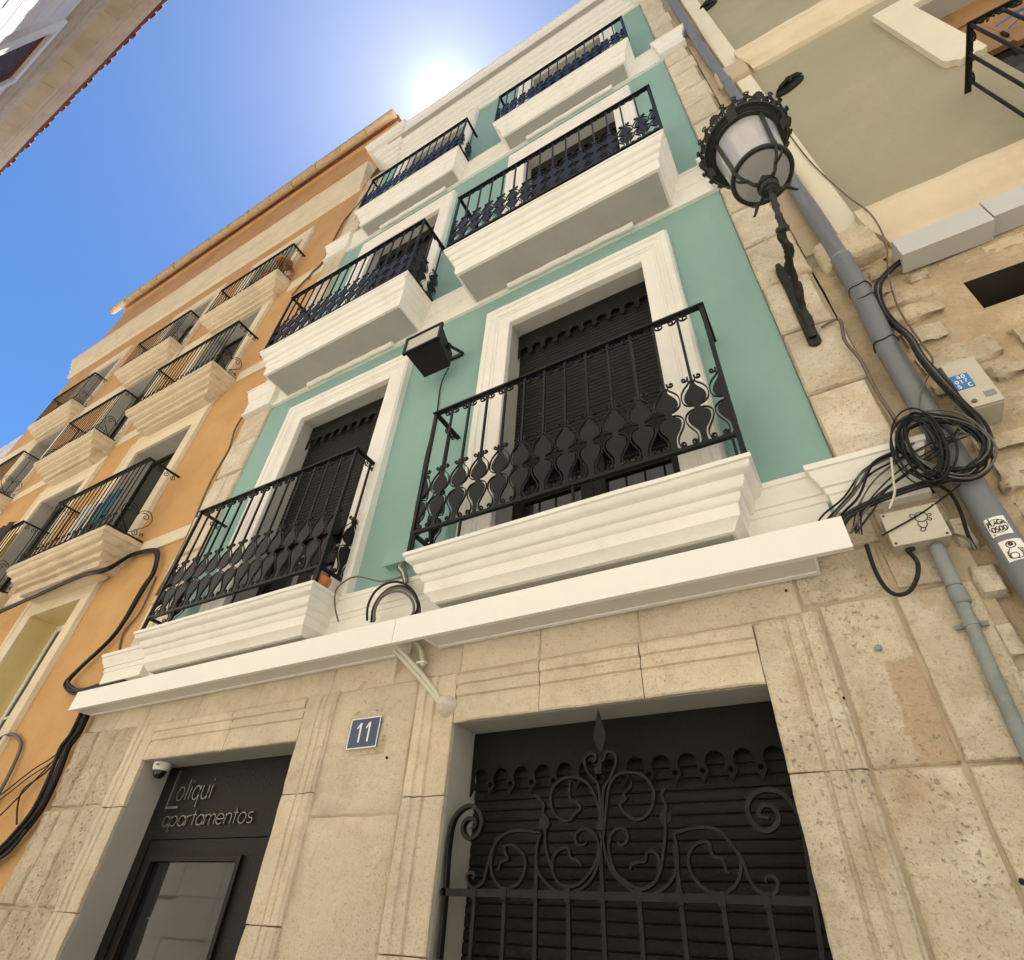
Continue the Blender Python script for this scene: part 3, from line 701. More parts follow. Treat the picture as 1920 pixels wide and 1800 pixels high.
# ---- entrance door with its steel lettering
ed = MB(); ed.box(DL[0], DL[1], .215, .27, 1.93, DL[2]); ed.box(DL[0], DL[0]+.10, .215, .27, 0, 1.93); ed.box(DL[1]-.04, DL[1], .215, .27, 0, 1.93)
ed = ed.build('entrance_door', M['door'], house)
mb = MB(); lx0, lx1 = DL[0]+.104, DL[1]-.044
mb.box(lx0, -4.475, .222, .262, .02, 1.926); mb.box(-3.59, lx1, .222, .262, .02, 1.926); mb.box(-4.475, -3.59, .222, .262, 1.805, 1.926); mb.box(-4.475, -3.59, .222, .262, .02, .5)
mb.build('door_leaf', M['door'], ed)
mb = MB()
for a,b,c,d in ((-4.50,-3.545,1.80,1.832),(-4.50,-4.466,.5,1.80),(-3.58,-3.545,.5,1.80)): mb.box(a,b,.200,.2215,c,d)
mb.build('glazing_bead', M['door'], ed)
mb = MB(); mb.box(-4.475,-3.59,.236,.246,.5,1.805); mb.build('glass_pane', M['glass'], ed)
mb = MB(); mb.box(-4.535,-4.520,.196,.2149,2.115,2.37); mb.box(-4.520,-4.39,.196,.2149,2.115,2.130)
lw = .385/text_width('oliqui', .088, .34, 1.0); write(mb, 'oliqui', -4.452, 2.165, .088, .1, .0065, .199, .0155, .34, wide=lw)
tw = text_width('apartamentos', .062, .2, 1.0); wdt = .96/tw
write(mb, 'apartamentos', -4.505, 2.005, .062, .1, .0055, .199, .0155, .2, wide=wdt)
mb.build('lettering', M['steel'], ed)
GRILLE = [
[(-1.835,1.427),(-1.84,1.66),(-1.849,1.825),(-1.837,1.936),(-1.793,1.988),(-1.731,2.003),(-1.683,1.972),(-1.668,1.932),(-1.685,1.885),(-1.732,1.866),(-1.768,1.89),(-1.773,1.926),(-1.742,1.95),(-1.702,1.937),(-1.704,1.913),(-1.726,1.909)],
[(-0.309,1.51),(-0.286,1.726),(-0.275,1.878),(-0.285,1.94),(-0.309,1.983),(-0.353,2.005),(-0.404,2.001),(-0.443,1.972),(-0.455,1.933),(-0.436,1.887),(-0.398,1.871),(-0.359,1.892),(-0.348,1.92),(-0.362,1.949),(-0.393,1.954),(-0.415,1.935),(-0.412,1.919),(-0.382,1.911)],
[(-1.067,1.86),(-1.07,1.967),(-1.099,2.044),(-1.149,2.086),(-1.213,2.098),(-1.272,2.077),(-1.302,2.03),(-1.292,1.967),(-1.253,1.932),(-1.21,1.927),(-1.185,1.949),(-1.158,1.97),(-1.171,1.994),(-1.204,2.01),(-1.208,2.05),(-1.203,2.081)],
[(-1.054,1.859),(-1.034,1.966),(-1.015,2.048),(-0.976,2.092),(-0.921,2.1),(-0.86,2.085),(-0.822,2.038),(-0.819,1.994),(-0.845,1.945),(-0.89,1.921),(-0.935,1.934),(-0.971,1.975),(-0.943,1.999),(-0.95,2.018),(-0.917,2.043),(-0.911,2.065)],
[(-1.061,1.895),(-1.066,2.05),(-1.106,2.1),(-1.128,2.141),(-1.127,2.174),(-1.097,2.19),(-1.074,2.178),(-1.084,2.155),(-1.093,2.163)],
[(-1.056,1.895),(-1.044,2.034),(-1.013,2.079),(-0.982,2.132),(-0.979,2.172),(-1.001,2.19),(-1.025,2.187),(-1.034,2.163),(-1.046,2.152)],
[(-1.689,1.677),(-1.717,1.698),(-1.726,1.723),(-1.706,1.736),(-1.684,1.727),(-1.692,1.709)],
[(-1.683,1.676),(-1.639,1.699),(-1.621,1.749),(-1.603,1.808),(-1.571,1.86),(-1.51,1.889),(-1.429,1.891),(-1.35,1.882)],
[(-1.527,1.673),(-1.568,1.7),(-1.597,1.742),(-1.602,1.793),(-1.589,1.83)],
[(-1.527,1.673),(-1.46,1.694),(-1.428,1.736),(-1.425,1.785),(-1.456,1.821),(-1.497,1.838),(-1.533,1.833),(-1.526,1.807),(-1.514,1.785),(-1.549,1.774),(-1.557,1.742)],
[(-1.35,1.882),(-1.368,1.828),(-1.371,1.771),(-1.346,1.723),(-1.291,1.683),(-1.237,1.668),(-1.166,1.682),(-1.113,1.718),(-1.08,1.771),(-1.066,1.825),(-1.062,1.86)],
[(-1.33,1.893),(-1.325,1.827),(-1.3,1.764),(-1.273,1.71),(-1.228,1.691),(-1.175,1.698),(-1.121,1.738),(-1.088,1.784),(-1.077,1.832),(-1.097,1.878),(-1.142,1.893),(-1.179,1.876),(-1.18,1.844),(-1.153,1.833),(-1.13,1.843)],
[(-1.291,1.75),(-1.286,1.792),(-1.254,1.82),(-1.217,1.823),(-1.208,1.792),(-1.172,1.778),(-1.155,1.758)],
[(-1.33,1.893),(-1.313,1.915),(-1.321,1.938),(-1.341,1.961),(-1.337,1.992),(-1.362,2.017),(-1.383,2.034)],
[(-0.753,1.868),(-0.746,1.809),(-0.757,1.752),(-0.79,1.709),(-0.84,1.678),(-0.903,1.668),(-0.964,1.694),(-1.018,1.738),(-1.048,1.804),(-1.054,1.859)],
[(-0.782,1.889),(-0.8,1.81),(-0.825,1.74),(-0.86,1.702),(-0.909,1.686),(-0.963,1.707),(-1.01,1.745),(-1.031,1.811),(-1.023,1.859),(-0.991,1.89),(-0.953,1.882),(-0.947,1.851),(-0.974,1.831),(-0.989,1.848)],
[(-0.831,1.752),(-0.823,1.784),(-0.84,1.807),(-0.868,1.807),(-0.88,1.778),(-0.908,1.774),(-0.938,1.765),(-0.943,1.748)],
[(-0.784,1.889),(-0.781,1.926),(-0.772,1.964),(-0.781,1.993),(-0.783,2.014),(-0.764,2.032)],
[(-0.749,1.869),(-0.688,1.883),(-0.619,1.886),(-0.569,1.871),(-0.534,1.826),(-0.507,1.783),(-0.496,1.736),(-0.478,1.696),(-0.446,1.677),(-0.411,1.686),(-0.398,1.714),(-0.41,1.731),(-0.434,1.728),(-0.437,1.713)],
[(-0.592,1.674),(-0.544,1.706),(-0.518,1.747),(-0.513,1.789),(-0.522,1.814)],
[(-0.592,1.674),(-0.653,1.687),(-0.697,1.728),(-0.708,1.777),(-0.691,1.815),(-0.657,1.837),(-0.62,1.837),(-0.617,1.808),(-0.606,1.79),(-0.578,1.783),(-0.571,1.747),(-0.558,1.741)],
]
SPEAR = [(-1.055,2.198),(-1.082,2.255),(-1.066,2.332),(-1.056,2.38),(-1.041,2.338),(-1.022,2.267),(-1.038,2.209),(-1.049,2.193)]
BULB = [(-0.781,1.926),(-1.339,1.923)]
CAB_A = [(-10.113,4.583),(-8.877,4.644),(-7.782,4.698),(-7.18,4.639),(-6.764,4.735),(-6.271,4.66),(-6.093,4.542),(-5.986,4.329),(-6.032,4.149),(-6.114,3.662),(-6.439,3.359),(-6.532,3.225),(-6.423,3.139),(-6.177,3.098),(-5.74,3.1),(-5.459,3.109)]
CAB_A2 = [(-5.973,4.277),(-5.904,3.864),(-6.023,3.658),(-5.932,3.441)]
CAB_B = [(-5.846,2.977),(-5.804,2.702),(-5.844,2.578),(-5.809,2.351),(-5.797,2.122),(-5.892,1.927),(-6.011,1.824),(-6.152,1.738)]
CAB_B1 = [(-5.825,2.645),(-6.025,2.512),(-6.278,2.424),(-6.623,2.256),(-6.843,2.204)]
CAB_B2 = [(-5.913,2.567),(-6.148,2.314),(-6.403,2.089),(-6.584,2.016)]
CAB_B3 = [(-5.934,2.529),(-6.04,2.391),(-6.263,2.282),(-6.231,2.162),(-6.078,2.025)]
CAB_B4 = [(-5.771,1.979),(-5.788,1.892),(-5.886,1.807),(-6.123,1.763)]
COND_L = [(-7.463,2.715),(-7.33,2.777),(-7.155,2.806),(-6.943,2.744),(-6.8,2.652),(-6.716,2.475),(-6.679,2.281),(-6.679,2.138)]
CAB_C = [(-5.686,7.166),(-5.66,6.904),(-5.749,6.771),(-5.857,6.711),(-5.894,6.418),(-5.774,6.028),(-5.795,5.629),(-5.785,5.3),(-5.715,4.733),(-5.706,4.328),(-5.724,3.993)]
CAB_D = [(-5.496,13.504),(-5.53,12.987),(-5.658,12.53),(-5.878,12.12),(-5.885,11.028),(-5.874,10.549),(-6.016,10.387),(-6.07,10.266),(-6.184,10.195),(-6.344,9.895)]
CAB_E = [(-2.446,5.724),(-2.463,5.476),(-2.442,5.097),(-2.447,4.879),(-2.47,4.614),(-2.466,4.235),(-2.465,4.041),(-2.458,3.874),(-2.458,3.786),(-2.419,3.732)]
CAB_F1 = [(-2.899,3.143),(-2.958,3.263),(-2.981,3.38),(-2.922,3.444),(-2.802,3.464),(-2.581,3.382),(-2.434,3.384),(-2.377,3.407)]
CAB_F2 = [(-2.557,3.064),(-2.574,3.161),(-2.536,3.249),(-2.454,3.288),(-2.35,3.277),(-2.259,3.222),(-2.189,3.139),(-2.163,3.06),(-2.177,3.015)]
CAB_F3 = [(-2.529,3.057),(-2.544,3.146),(-2.509,3.227),(-2.432,3.263),(-2.337,3.254),(-2.252,3.203),(-2.188,3.126),(-2.164,3.053),(-2.177,3.011)]
CAB_F4 = [(-2.58,3.073),(-2.599,3.176),(-2.559,3.27),(-2.47,3.312),(-2.36,3.3),(-2.262,3.241),(-2.188,3.152),(-2.161,3.068),(-2.176,3.02)]
CAB_F5 = [(-2.494,3.048),(-2.507,3.126),(-2.476,3.196),(-2.409,3.228),(-2.326,3.22),(-2.252,3.176),(-2.195,3.109),(-2.174,3.045),(-2.185,3.008)]
CAB_G = [(1.018,4.696),(0.946,4.659),(0.877,4.599),(0.82,4.499),(0.793,4.341),(0.795,4.18),(0.795,3.974),(0.793,3.802),(0.807,3.62),(0.821,3.479),(0.837,3.334),(0.817,3.226),(0.758,3.138),(0.651,3.092),(0.538,3.09),(0.423,3.076),(0.302,3.051),(0.223,3.018)]
CAB_H = [(0.924,6.99),(0.932,6.273),(0.985,5.63),(1.032,5.287),(1.002,4.928),(0.922,4.655),(0.871,4.386),(0.859,4.214),(0.86,3.989),(0.852,3.85),(0.743,3.687),(0.698,3.583)]
CAB_I = [(0.488,4.365),(0.584,4.377),(0.559,4.189),(0.579,4.004),(0.575,3.846),(0.575,3.71),(0.586,3.564),(0.591,3.482)]
CAB_U = [(0.262,2.906),(0.255,2.791),(0.263,2.706),(0.289,2.66),(0.337,2.663),(0.382,2.714),(0.406,2.771),(0.403,2.809),(0.394,2.835)]
CAB_J = [(0.604,3.114),(0.627,3.063),(0.626,2.971),(0.609,2.859),(0.605,2.786)]
CAB_K = [(0.551,2.873),(0.585,2.849),(0.6,2.822),(0.602,2.78)]
CAB_L = [(0.325,2.908),(0.497,2.975),(0.639,3.061),(0.727,3.113)]
CAB_M = [(0.471,3.234),(0.441,3.121),(0.423,3.052),(0.38,2.983)]
CAB_N = [(0.134,3.066),(0.251,3.138),(0.364,3.248),(0.5,3.302),(0.572,3.333)]
CAB_O = [(0.188,3.059),(0.294,3.146),(0.41,3.266),(0.504,3.312),(0.569,3.346)]
CAB_P = [(0.292,3.072),(0.421,3.207),(0.604,3.276),(0.774,3.299)]
CAB_Q = [(0.3,3.048),(0.442,3.131),(0.595,3.21),(0.729,3.295),(0.785,3.366)]
WHITE1 = [(-2.467,2.925),(-2.338,2.852),(-2.207,2.734),(-2.099,2.627),(-1.998,2.527),(-1.95,2.479)]
WHITE2 = [(-2.409,2.917),(-2.281,2.839),(-2.152,2.717),(-2.045,2.606),(-1.961,2.509),(-1.93,2.479)]
WHITE3 = [(-2.228,2.91),(-2.164,2.849),(-2.136,2.783),(-2.118,2.727)]

# ================================================================== things fixed to the town house
# ---- long white cable casing
t = thing('cable_casing', (-2.8, -.1, 2.82), 'long white sheet metal cable casing across the front above both doors', 'cable casing')
YF = -.232
for a,b in ((-5.768,-2.233),(-2.229,.198)):
    mb = MB(); mb.box(a,b,YF,YF+.006,2.818,2.972); mb.box(a,b,YF+.0062,YF+.03,2.818,2.823); mb.box(a,b,YF+.0062,-.09,2.967,2.972)
    mb.jitter(.0012,1.5); mb.build('front_panel', M['sign_white'], t)
def mesh_mat():
    m = bpy.data.materials.new('perforated_sheet'); m.use_nodes = True; nt = m.node_tree; N = nt.nodes; L = nt.links; b = N['Principled BSDF']
    g = N.new('ShaderNodeNewGeometry'); mp = N.new('ShaderNodeMapping'); mp.inputs['Scale'].default_value = (140,140,140); L.new(g.outputs['Position'], mp.inputs[0])
    v = N.new('ShaderNodeTexVoronoi'); v.inputs['Randomness'].default_value = 0; v.inputs['Scale'].default_value = 1.0; L.new(mp.outputs[0], v.inputs['Vector'])
    r = N.new('ShaderNodeMapRange'); r.inputs[1].default_value = .28; r.inputs[2].default_value = .36; L.new(v.outputs['Distance'], r.inputs[0])
    x = N.new('ShaderNodeMix'); x.data_type = 'RGBA'; x.inputs[6].default_value = (.10,.095,.09,1); x.inputs[7].default_value = (.66,.63,.58,1); L.new(r.outputs[0], x.inputs[0]); L.new(x.outputs[2], b.inputs['Base Color']); b.inputs['Roughness'].default_value = .5
    return m
M['mesh'] = mesh_mat()
for a,b in ((-5.74,-2.26),(-2.02,.045)):
    mb = MB(); mb.box(a,b,YF+.031,-.062,2.833,2.836); mb.build('perforated_tray', M['mesh'], t)
    mb = MB(); mb.box(a,b,-.060,-.034,2.826,2.85); mb.box(a,b,YF+.0305,YF+.034,2.824,2.832); mb.box(b,b+.012,YF+.031,-.034,2.826,2.95); mb.box(a-.012,a,YF+.031,-.034,2.826,2.95); mb.build('tray_edge', M['sign_white'], t)

# ---- house number
t = thing('number_plate', (-2.5, -.02, 2.312), 'dark blue enamel house number 11 set in the stone between the doors', 'number plate')
mb = block(-2.655,-2.330,2.272,2.540,-.020,-.008,seed=77,jit=.025,edge=.02,bev=.006,amp=.004); mb.build('mortar_surround', M['stone'], t, 40)
mb = MB(); mb.box(-2.612,-2.388,-.031,-.024,2.312,2.478); mb.build('plate', M['blue'], t)
mb = MB()
for a,b,c,d in ((-2.614,-2.386,2.474,2.480),(-2.614,-2.386,2.310,2.316),(-2.614,-2.608,2.316,2.474),(-2.392,-2.386,2.316,2.474)): mb.box(a,b,-.0335,-.0312,c,d)
mb.build('rim', M['print_white'], t)
for cx in (-2.530,-2.462):
    mb = MB(); mb.box(cx-.006,cx+.006,-.0335,-.0312,2.345,2.452); mb.plate([(cx-.006,2.452),(cx-.028,2.424),(cx-.024,2.418),(cx-.006,2.434)],-.0335,-.0312); mb.build('digit', M['print_white'], t)

# ---- dome camera
t = thing('dome_camera', (-4.595,.085,2.33), 'small white dome security camera under the lintel of the dark glazed door', 'camera')
mb = MB(); mb.lathe([(.062,.069),(.062,.045),(.058,.028),(.047,.018)], (-4.595,.085,2.33), 28); mb.build('housing', M['print_white'], t, 40)
mb = MB(); mb.lathe([(.044,.018),(.043,.0),(.036,-.018),(.022,-.030),(.004,-.034)], (-4.595,.085,2.33), 24); mb.build('dome', M['glass'], t, 60)
mb = MB(); mb.box(-4.57,-4.538,.018,.0235,2.372,2.380); mb.build('vent_slot', M['print_black'], t)

# ---- cream conduits dropping into a plaster lump
t = thing('conduit_drop', (-2.0,-.05,2.45), 'cream conduits dropping from the casing into a plaster lump by the gated door', 'conduit')
for pts in (WHITE1, WHITE2, WHITE3):
    p = [(a,-.030-.115*max(0,(b-2.60)/.36) if pts is not WHITE3 else -.05,b) for a,b in pts]
    mb = MB(); mb.tube(spline(p,5), .0145, 8); mb.build('conduit', M['cable_white'], t, 60)
lump = MB(); lump.lathe([(.004,.085),(.03,.080),(.048,.05),(.058,.02),(.060,-.01),(.052,-.03)], (-1.915,-.006,2.475), 18, axis=(-.25,-1,.35)); lump.jitter(.012,22); lump.build('plaster_lump', M['plaster'], t, 50)
mb = MB(); mb.box(-2.155,-2.095,-.075,-.045,2.742,2.752); mb.build('cable_tie', M['print_white'], t)

# ---- wrought-iron gate across the big door
t = thing('iron_gate', (-1.06,.03,0), 'black wrought iron scroll gate with a spear tip across the roller shutter doorway', 'gate')
for z in (1.648,.35): mb = MB(); mb.box(-1.86,-.285,.012,.042,z,z+.028); mb.build('rail', M['iron_old'], t)
for i,x in enumerate((-1.679,-1.524,-1.372,-1.222,-1.070,-.918,-.756,-.602,-.447)):
    mb = MB(); top = 1.648 if i not in (2,4,6) else 1.83
    mb.box(x-.0085,x+.0085,.0185,.0355,.1,top); mb.box(x-.013,x+.013,.009,.045,1.640,1.684); mb.build('bar', M['iron_old'], t)
for i,pts in enumerate(GRILLE):
    P = spline(pts,7); n = len(P)
    w = .017 if i < 2 else .011
    tt = [w*(1.0 if k < n*.85 else max(.45,1-(k/n-.85)*3)) for k in range(n)]
    mb = MB(); mb.strip(P, .012+.0015*(i%3), .026 if i > 1 else .03, tt)
    mb.build('gate_post' if i < 2 else 'scroll', M['iron_old'], t, 40)
mb = MB(); mb.plate([p for p in spline(SPEAR,3)], .022, .030); mb.box(-1.062,-1.048,.02,.034,2.11,2.17); mb.build('spear_tip', M['iron_old'], t)
for b_ in BULB:
    mb = MB(); mb.lathe([(.0245,0),(.0245,.008)], (b_[0],.030,b_[1]), 16, axis=(0,-1,0)); mb.build('disc', M['iron_old'], t)
for (x,z) in ((-1.063,1.90),(-1.062,2.115)): mb = MB(); mb.box(x-.016,x+.016,.008,.045,z-.014,z+.014); mb.build('collar', M['iron_old'], t)

# ---- floodlight with its cable
t = thing('floodlight', (-2.42,-.2,5.6), 'big black floodlight bracketed to the turquoise wall between the balconies', 'floodlight')
mb = MB()
A = [(-2.635,-.375,5.625),(-2.255,-.375,5.625),(-2.255,-.375,5.825),(-2.635,-.375,5.825)]; B = [(-2.575,-.135,5.515),(-2.285,-.135,5.515),(-2.285,-.135,5.70),(-2.575,-.135,5.70)]
mb.add(A+B, [(0,1,5,4),(1,2,6,5),(2,3,7,6),(3,0,4,7),(5,6,7,4)])
mb.build('housing', M['iron'], t)
mb = MB()
for a,b,c,d in ((-2.655,-2.235,5.815,5.84),(-2.655,-2.235,5.605,5.630),(-2.655,-2.63,5.630,5.815),(-2.26,-2.235,5.630,5.815)): mb.box(a,b,-.400,-.372,c,d)
mb.build('front_frame', M['iron'], t)
mb = MB(); mb.box(-2.63,-2.26,-.388,-.378,5.630,5.815); mb.build('lens', M['floodglass'], t)
mb = MB()
for x in (-2.60,-2.262): mb.obox((x,-.23,5.70),(x,-.02,5.83),.008,.035)
mb.box(-2.604,-2.258,-.022,-.004,5.813,5.85); mb.lathe([(.022,0),(.022,.02)],(-2.264,-.23,5.70),12,axis=(1,0,0)); mb.build('bracket', M['iron'], t)
t = MB(); t.tube(spline([(-2.33,-.10,5.56)]+xz(CAB_E[1:],-.018),6), .006, 6)
tag(t.build('floodlight_cable', M['cable'], None, 60), 'thin black cable running down the turquoise wall from the floodlight', 'cable')

# ---- teal junction box and the coil of cables hanging under it
t = thing('junction_box', (-2.51,-.03,3.52), 'junction box painted the same turquoise as the wall, between the first balconies', 'junction box')
mb = MB(); mb.box(-2.615,-2.41,-.062,-.001,3.525,3.70); mb.build('case', M['turq'], t)
mb = MB(); mb.box(-2.62,-2.405,-.072,-.0625,3.52,3.705); mb.build('lid', M['turq'], t)
t = thing('hanging_cable_coil', (-2.45,-.12,3.0), 'loops of grey cable hanging behind the white casing below the turquoise junction box', 'cable coil')
for i,pts in enumerate((CAB_F2,CAB_F3,CAB_F4,CAB_F5)):
    mb = MB(); mb.tube(spline([(a,-.115-.012*i+.006*math.sin(k+i),b) for k,(a,b) in enumerate(pts)],5), .0085, 7); mb.build('cable', M['cable_grey' if i%2 else 'cable'], t, 60)
for i in range(4):
    mb = MB(); mb.tube(spline([(-2.44+.02*i,-.05,3.525),(-2.46+.03*i,-.09-.01*i,3.46),(-2.40+.012*i,-.10,3.40+.01*i),(-2.34+.01*i,-.11,3.30)],5), .0065, 6); mb.build('cable', M['cable_white' if i==1 else 'cable_grey'], t, 60)
mb = MB(); mb.tube(spline([(a,-.09-.03*math.sin(k*.6),b) for k,(a,b) in enumerate(CAB_F1)],5), .006, 6)
tag(mb.build('stray_cable', M['cable_brown'], None, 60), 'thin stray brown cable arching from the turquoise box over the left balcony slab', 'cable')

# ---- bowl on the left balcony
t = thing('bowl', (-3.09,-.21,Z1), 'orange bowl standing at the right end of the lower left balcony', 'bowl')
mb = MB(); mb.lathe([(.03,.001),(.042,.010),(.066,.055),(.074,.095),(.068,.095),(.058,.05),(.03,.02)], (-3.07,-.20,Z1), 22); mb.build('shell', M['terracotta'], t, 50)
mb = MB(); mb.lathe([(.03,.06),(.05,.12),(.04,.15),(.02,.16)], (-3.09,-.19,Z1), 14); mb.build('contents', M['reveal'], t, 50)

# ---- street lamp on the right-hand quoin
LX, LY, LZ = .450, -.68, 4.97
t = thing('street_lamp', (.425,-.03,4.25), 'ornate black wall lantern with frosted glass on a scrolled bracket', 'street lamp')
mb = MB(); mb.plate([(.391,4.27),(.402,4.252),(.425,4.245),(.448,4.252),(.459,4.27),(.450,4.8),(.453,5.06),(.436,5.14),(.414,5.14),(.397,5.06),(.400,4.8)], -.052, -.036)
mb.jitter(.003,20); mb.build('wall_plate', M['lamp_iron'], t)
mb = MB(); arm = spline([(.425,-.055,4.31),(.425,-.13,4.42),(.422,-.27,4.505),(.420,-.42,4.548),(.420,-.545,4.555),(.424,-.635,4.60),(.432,-.672,4.70),(.442,-.682,4.82),(LX,LY,4.93)],7)
n = len(arm); rr = [.025-.008*min(1,i/n*1.6)+.003*math.sin(i*1.15)+.002*math.sin(i*2.7) for i in range(n)]
mb.tube(arm, rr, 10); mb.jitter(.004,30); mb.build('arm', M['lamp_iron'], t, 50)
lf = MB()
for i,(f0,sd_) in enumerate(((.06,1),(.14,-1),(.22,1),(.32,-1),(.42,1),(.52,-1))):
    p = Vector(arm[int(f0*n)]); lf.lathe([(.004,-.03),(.015,.0),(.018,.03),(.011,.065),(.003,.085)], p+Vector((.012*sd_,-.006,.004)), 8, axis=(Vector(arm[min(n-1,int(f0*n)+3)])-p).normalized()+Vector((.16*sd_,-.12,.05)))
lf.jitter(.005,40); lf.build('leaf_ornament', M['lamp_iron'], t, 50)
mb = MB(); p = Vector(arm[int(.60*n)]); q = Vector(arm[int(.62*n)]); mb.lathe([(.030,-.012),(.036,-.004),(.036,.008),(.030,.016)], p, 14, axis=(q-p)); mb.build('collar', M['lamp_iron'], t, 50)
mb = MB(); mb.lathe([(.022,-.055),(.036,-.045),(.036,-.032),(.048,-.028),(.056,-.014),(.056,.0),(.044,.004),(.044,.010),(.060,.014),(.060,.026),(.048,.032),(.052,.05),(.046,.075),(.030,.09),(.012,.098)], (LX,LY,LZ), 20); mb.build('hub', M['lamp_iron'], t, 40)
RB, RT_, ZB, ZTT = .166, .200, LZ+.17, LZ+.62
legs = MB()
for k in range(4):
    a = R(35+90*k); c,s_ = math.cos(a), math.sin(a)
    pts = spline([(.035,.03),(.085,.02),(.115,.055),(.150,.095),(RB+.004,.155),(RB+.012,.185)],5)
    legs.tube([(LX+c*r_,LY+s_*r_,LZ+h) for r_,h in pts], [.014-.005*math.sin(i/len(pts)*3) for i in range(len(pts))], 6)
    legs.tube([(LX+c*r_,LY+s_*r_,LZ+h) for r_,h in spline([(.115,.055),(.150,.04),(.175,.03),(.19,.045)],4)], [.012-.0006*i for i in range(13)], 6)
    q = MB(); q.tube([(LX+c*(RB+.006),LY+s_*(RB+.006),ZB),(LX+c*(RT_+.006),LY+s_*(RT_+.006),ZTT)], .0115, 6); q.build('rib', M['lamp_iron'], t, 60)
legs.build('leg', M['lamp_iron'], t, 50)
mb = MB(); ring = [(LX+RB*math.cos(2*math.pi*k/40),LY+RB*math.sin(2*math.pi*k/40),ZB) for k in range(40)]; mb.tube(ring, .016, 8, closed=True); mb.build('lower_ring', M['lamp_iron'], t, 60)
mb = MB(); mb.lathe([(.01,-.012),(RB-.012,-.006),(RB-.006,.0),(RT_-.004,ZTT-ZB),(RT_-.03,ZTT-ZB+.01)], (LX,LY,ZB), 40, caps=False); mb.build('lamp_glass', M['lampglass'], t, 40)
mb = MB(); mb.lathe([(RT_-.006,ZTT-ZB-.03),(RT_+.018,ZTT-ZB-.032),(RT_+.02,ZTT-ZB-.012),(RT_+.030,ZTT-ZB-.01),(RT_+.032,ZTT-ZB+.012),(RT_+.046,ZTT-ZB+.014),(RT_+.05,ZTT-ZB+.040),(RT_+.02,ZTT-ZB+.06),(.10,ZTT-ZB+.16),(.05,ZTT-ZB+.26),(.02,ZTT-ZB+.30)], (LX,LY,ZB), 40, caps=False)
for k in range(4):
    a = R(80+90*k); c,s_ = math.cos(a), math.sin(a); mb.obox((LX+c*(RT_+.01),LY+s_*(RT_+.01),ZTT-.035),(LX+c*(RT_+.052),LY+s_*(RT_+.052),ZTT+.025),.06,.02)
mb.build('canopy', M['lamp_iron'], t, 40)
pal = MB(); w0 = 2*math.pi*(RT_+.062)/24/2*1.05                                   # one openwork palmette of the crown
pal.strip(spline([(-w0,.0),(-w0*.95,.045),(-w0*.3,.075),(0,.100),(w0*.3,.075),(w0*.95,.045),(w0,.0)],4), -.005, .01, .010)
pal.strip(spline([(0,.0),(-.006,.04),(0,.095)],4), -.005, .01, .008)
for s in (-1,1): pal.strip(spiral(s*.018,.034,.004,.015,R(0),s*1.1,10), -.005, .01, .006)
pal.strip([(0.013*math.cos(q*.7854)*1.0,.112+.013*math.sin(q*.7854)) for q in range(9)], -.005, .01, .006)
pal2 = MB(); pal2.plate([(0,.0)]+[(.030*math.sin(R(-70+14*q))*(1+.18*(q%2)), .035+.075*math.cos(R(-70+14*q))*(1+.10*(q%2))) for q in range(11)], -.005, .005)
PAL = proto(pal, 'crown_ornament', M['lamp_iron'], 40); PAL2 = proto(pal2, 'crown_palmette', M['lamp_iron'], 40)
for k in range(24):
    a = 2*math.pi*k/24; r_ = RT_+.048
    use(PAL2 if k%4 == 0 else PAL, (LX+r_*math.cos(a), LY+r_*math.sin(a), ZTT+.02), t, rot=(R(40),0,a+math.pi/2), scale=(1.12,1,.60))
mb = MB(); rg = [(LX+(RT_+.050)*math.cos(2*math.pi*k/48),LY+(RT_+.050)*math.sin(2*math.pi*k/48),ZTT+.022) for k in range(48)]; mb.tube(rg, .011, 6, closed=True); mb.tube([(LX+(RT_+.072)*math.cos(2*math.pi*k/48),LY+(RT_+.072)*math.sin(2*math.pi*k/48),ZTT+.052) for k in range(48)], .006, 6, closed=True); mb.build('crown_band', M['lamp_iron'], t, 60)

# ---- drain pipe in the corner with its collars and stickers
t = thing('drain_pipe', (.71,-.055,0), 'tall grey plastic drain pipe in the corner beside the town house', 'drain pipe')
PIPE = [(.720,-.058,0),(.716,-.058,2.0),(.708,-.058,3.0),(.713,-.058,4.0),(.742,-.058,4.5),(.750,-.058,4.86)]
mb = MB(); mb.tube(spline(PIPE,4), .055, 20); mb.build('lower_pipe', M['pvc'], t, 60)
mb = MB(); mb.tube(spline([(.750,-.058,4.86),(.748,-.058,6.0),(.728,-.058,8.5),(.696,-.058,10.2),(.70,-.058,14.2)],5), .050, 20); mb.build('upper_pipe', M['pvc'], t, 60)
for (x,z) in ((.7505,4.82),(.731,8.45),(.698,10.25)):
    mb = MB(); mb.lathe([(.053,0),(.0565,.006),(.0565,.09),(.0535,.10)], (x,-.058,z), 20); mb.build('socket', M['pvc'], t, 40)
    mb = MB(); mb.lathe([(.0568,0),(.0585,.003),(.0585,.018),(.0568,.021)], (x,-.058,z+.08), 20); mb.box(x-.085,x-.056,-.03,-.016,z+.083,z+.097); mb.box(x+.056,x+.085,-.03,-.016,z+.083,z+.097); mb.build('clamp', M['pvc_light'], t, 40)
for z in (4.55,4.43,4.05):
    mb = MB(); xx = .746 if z > 4.2 else .714; mb.tube([(xx+.058*math.cos(2*math.pi*k/24),-.058+.058*math.sin(2*math.pi*k/24),z+.01*math.sin(k)) for k in range(24)], .0035, 5, closed=True); mb.build('tie', M['cable'], t)
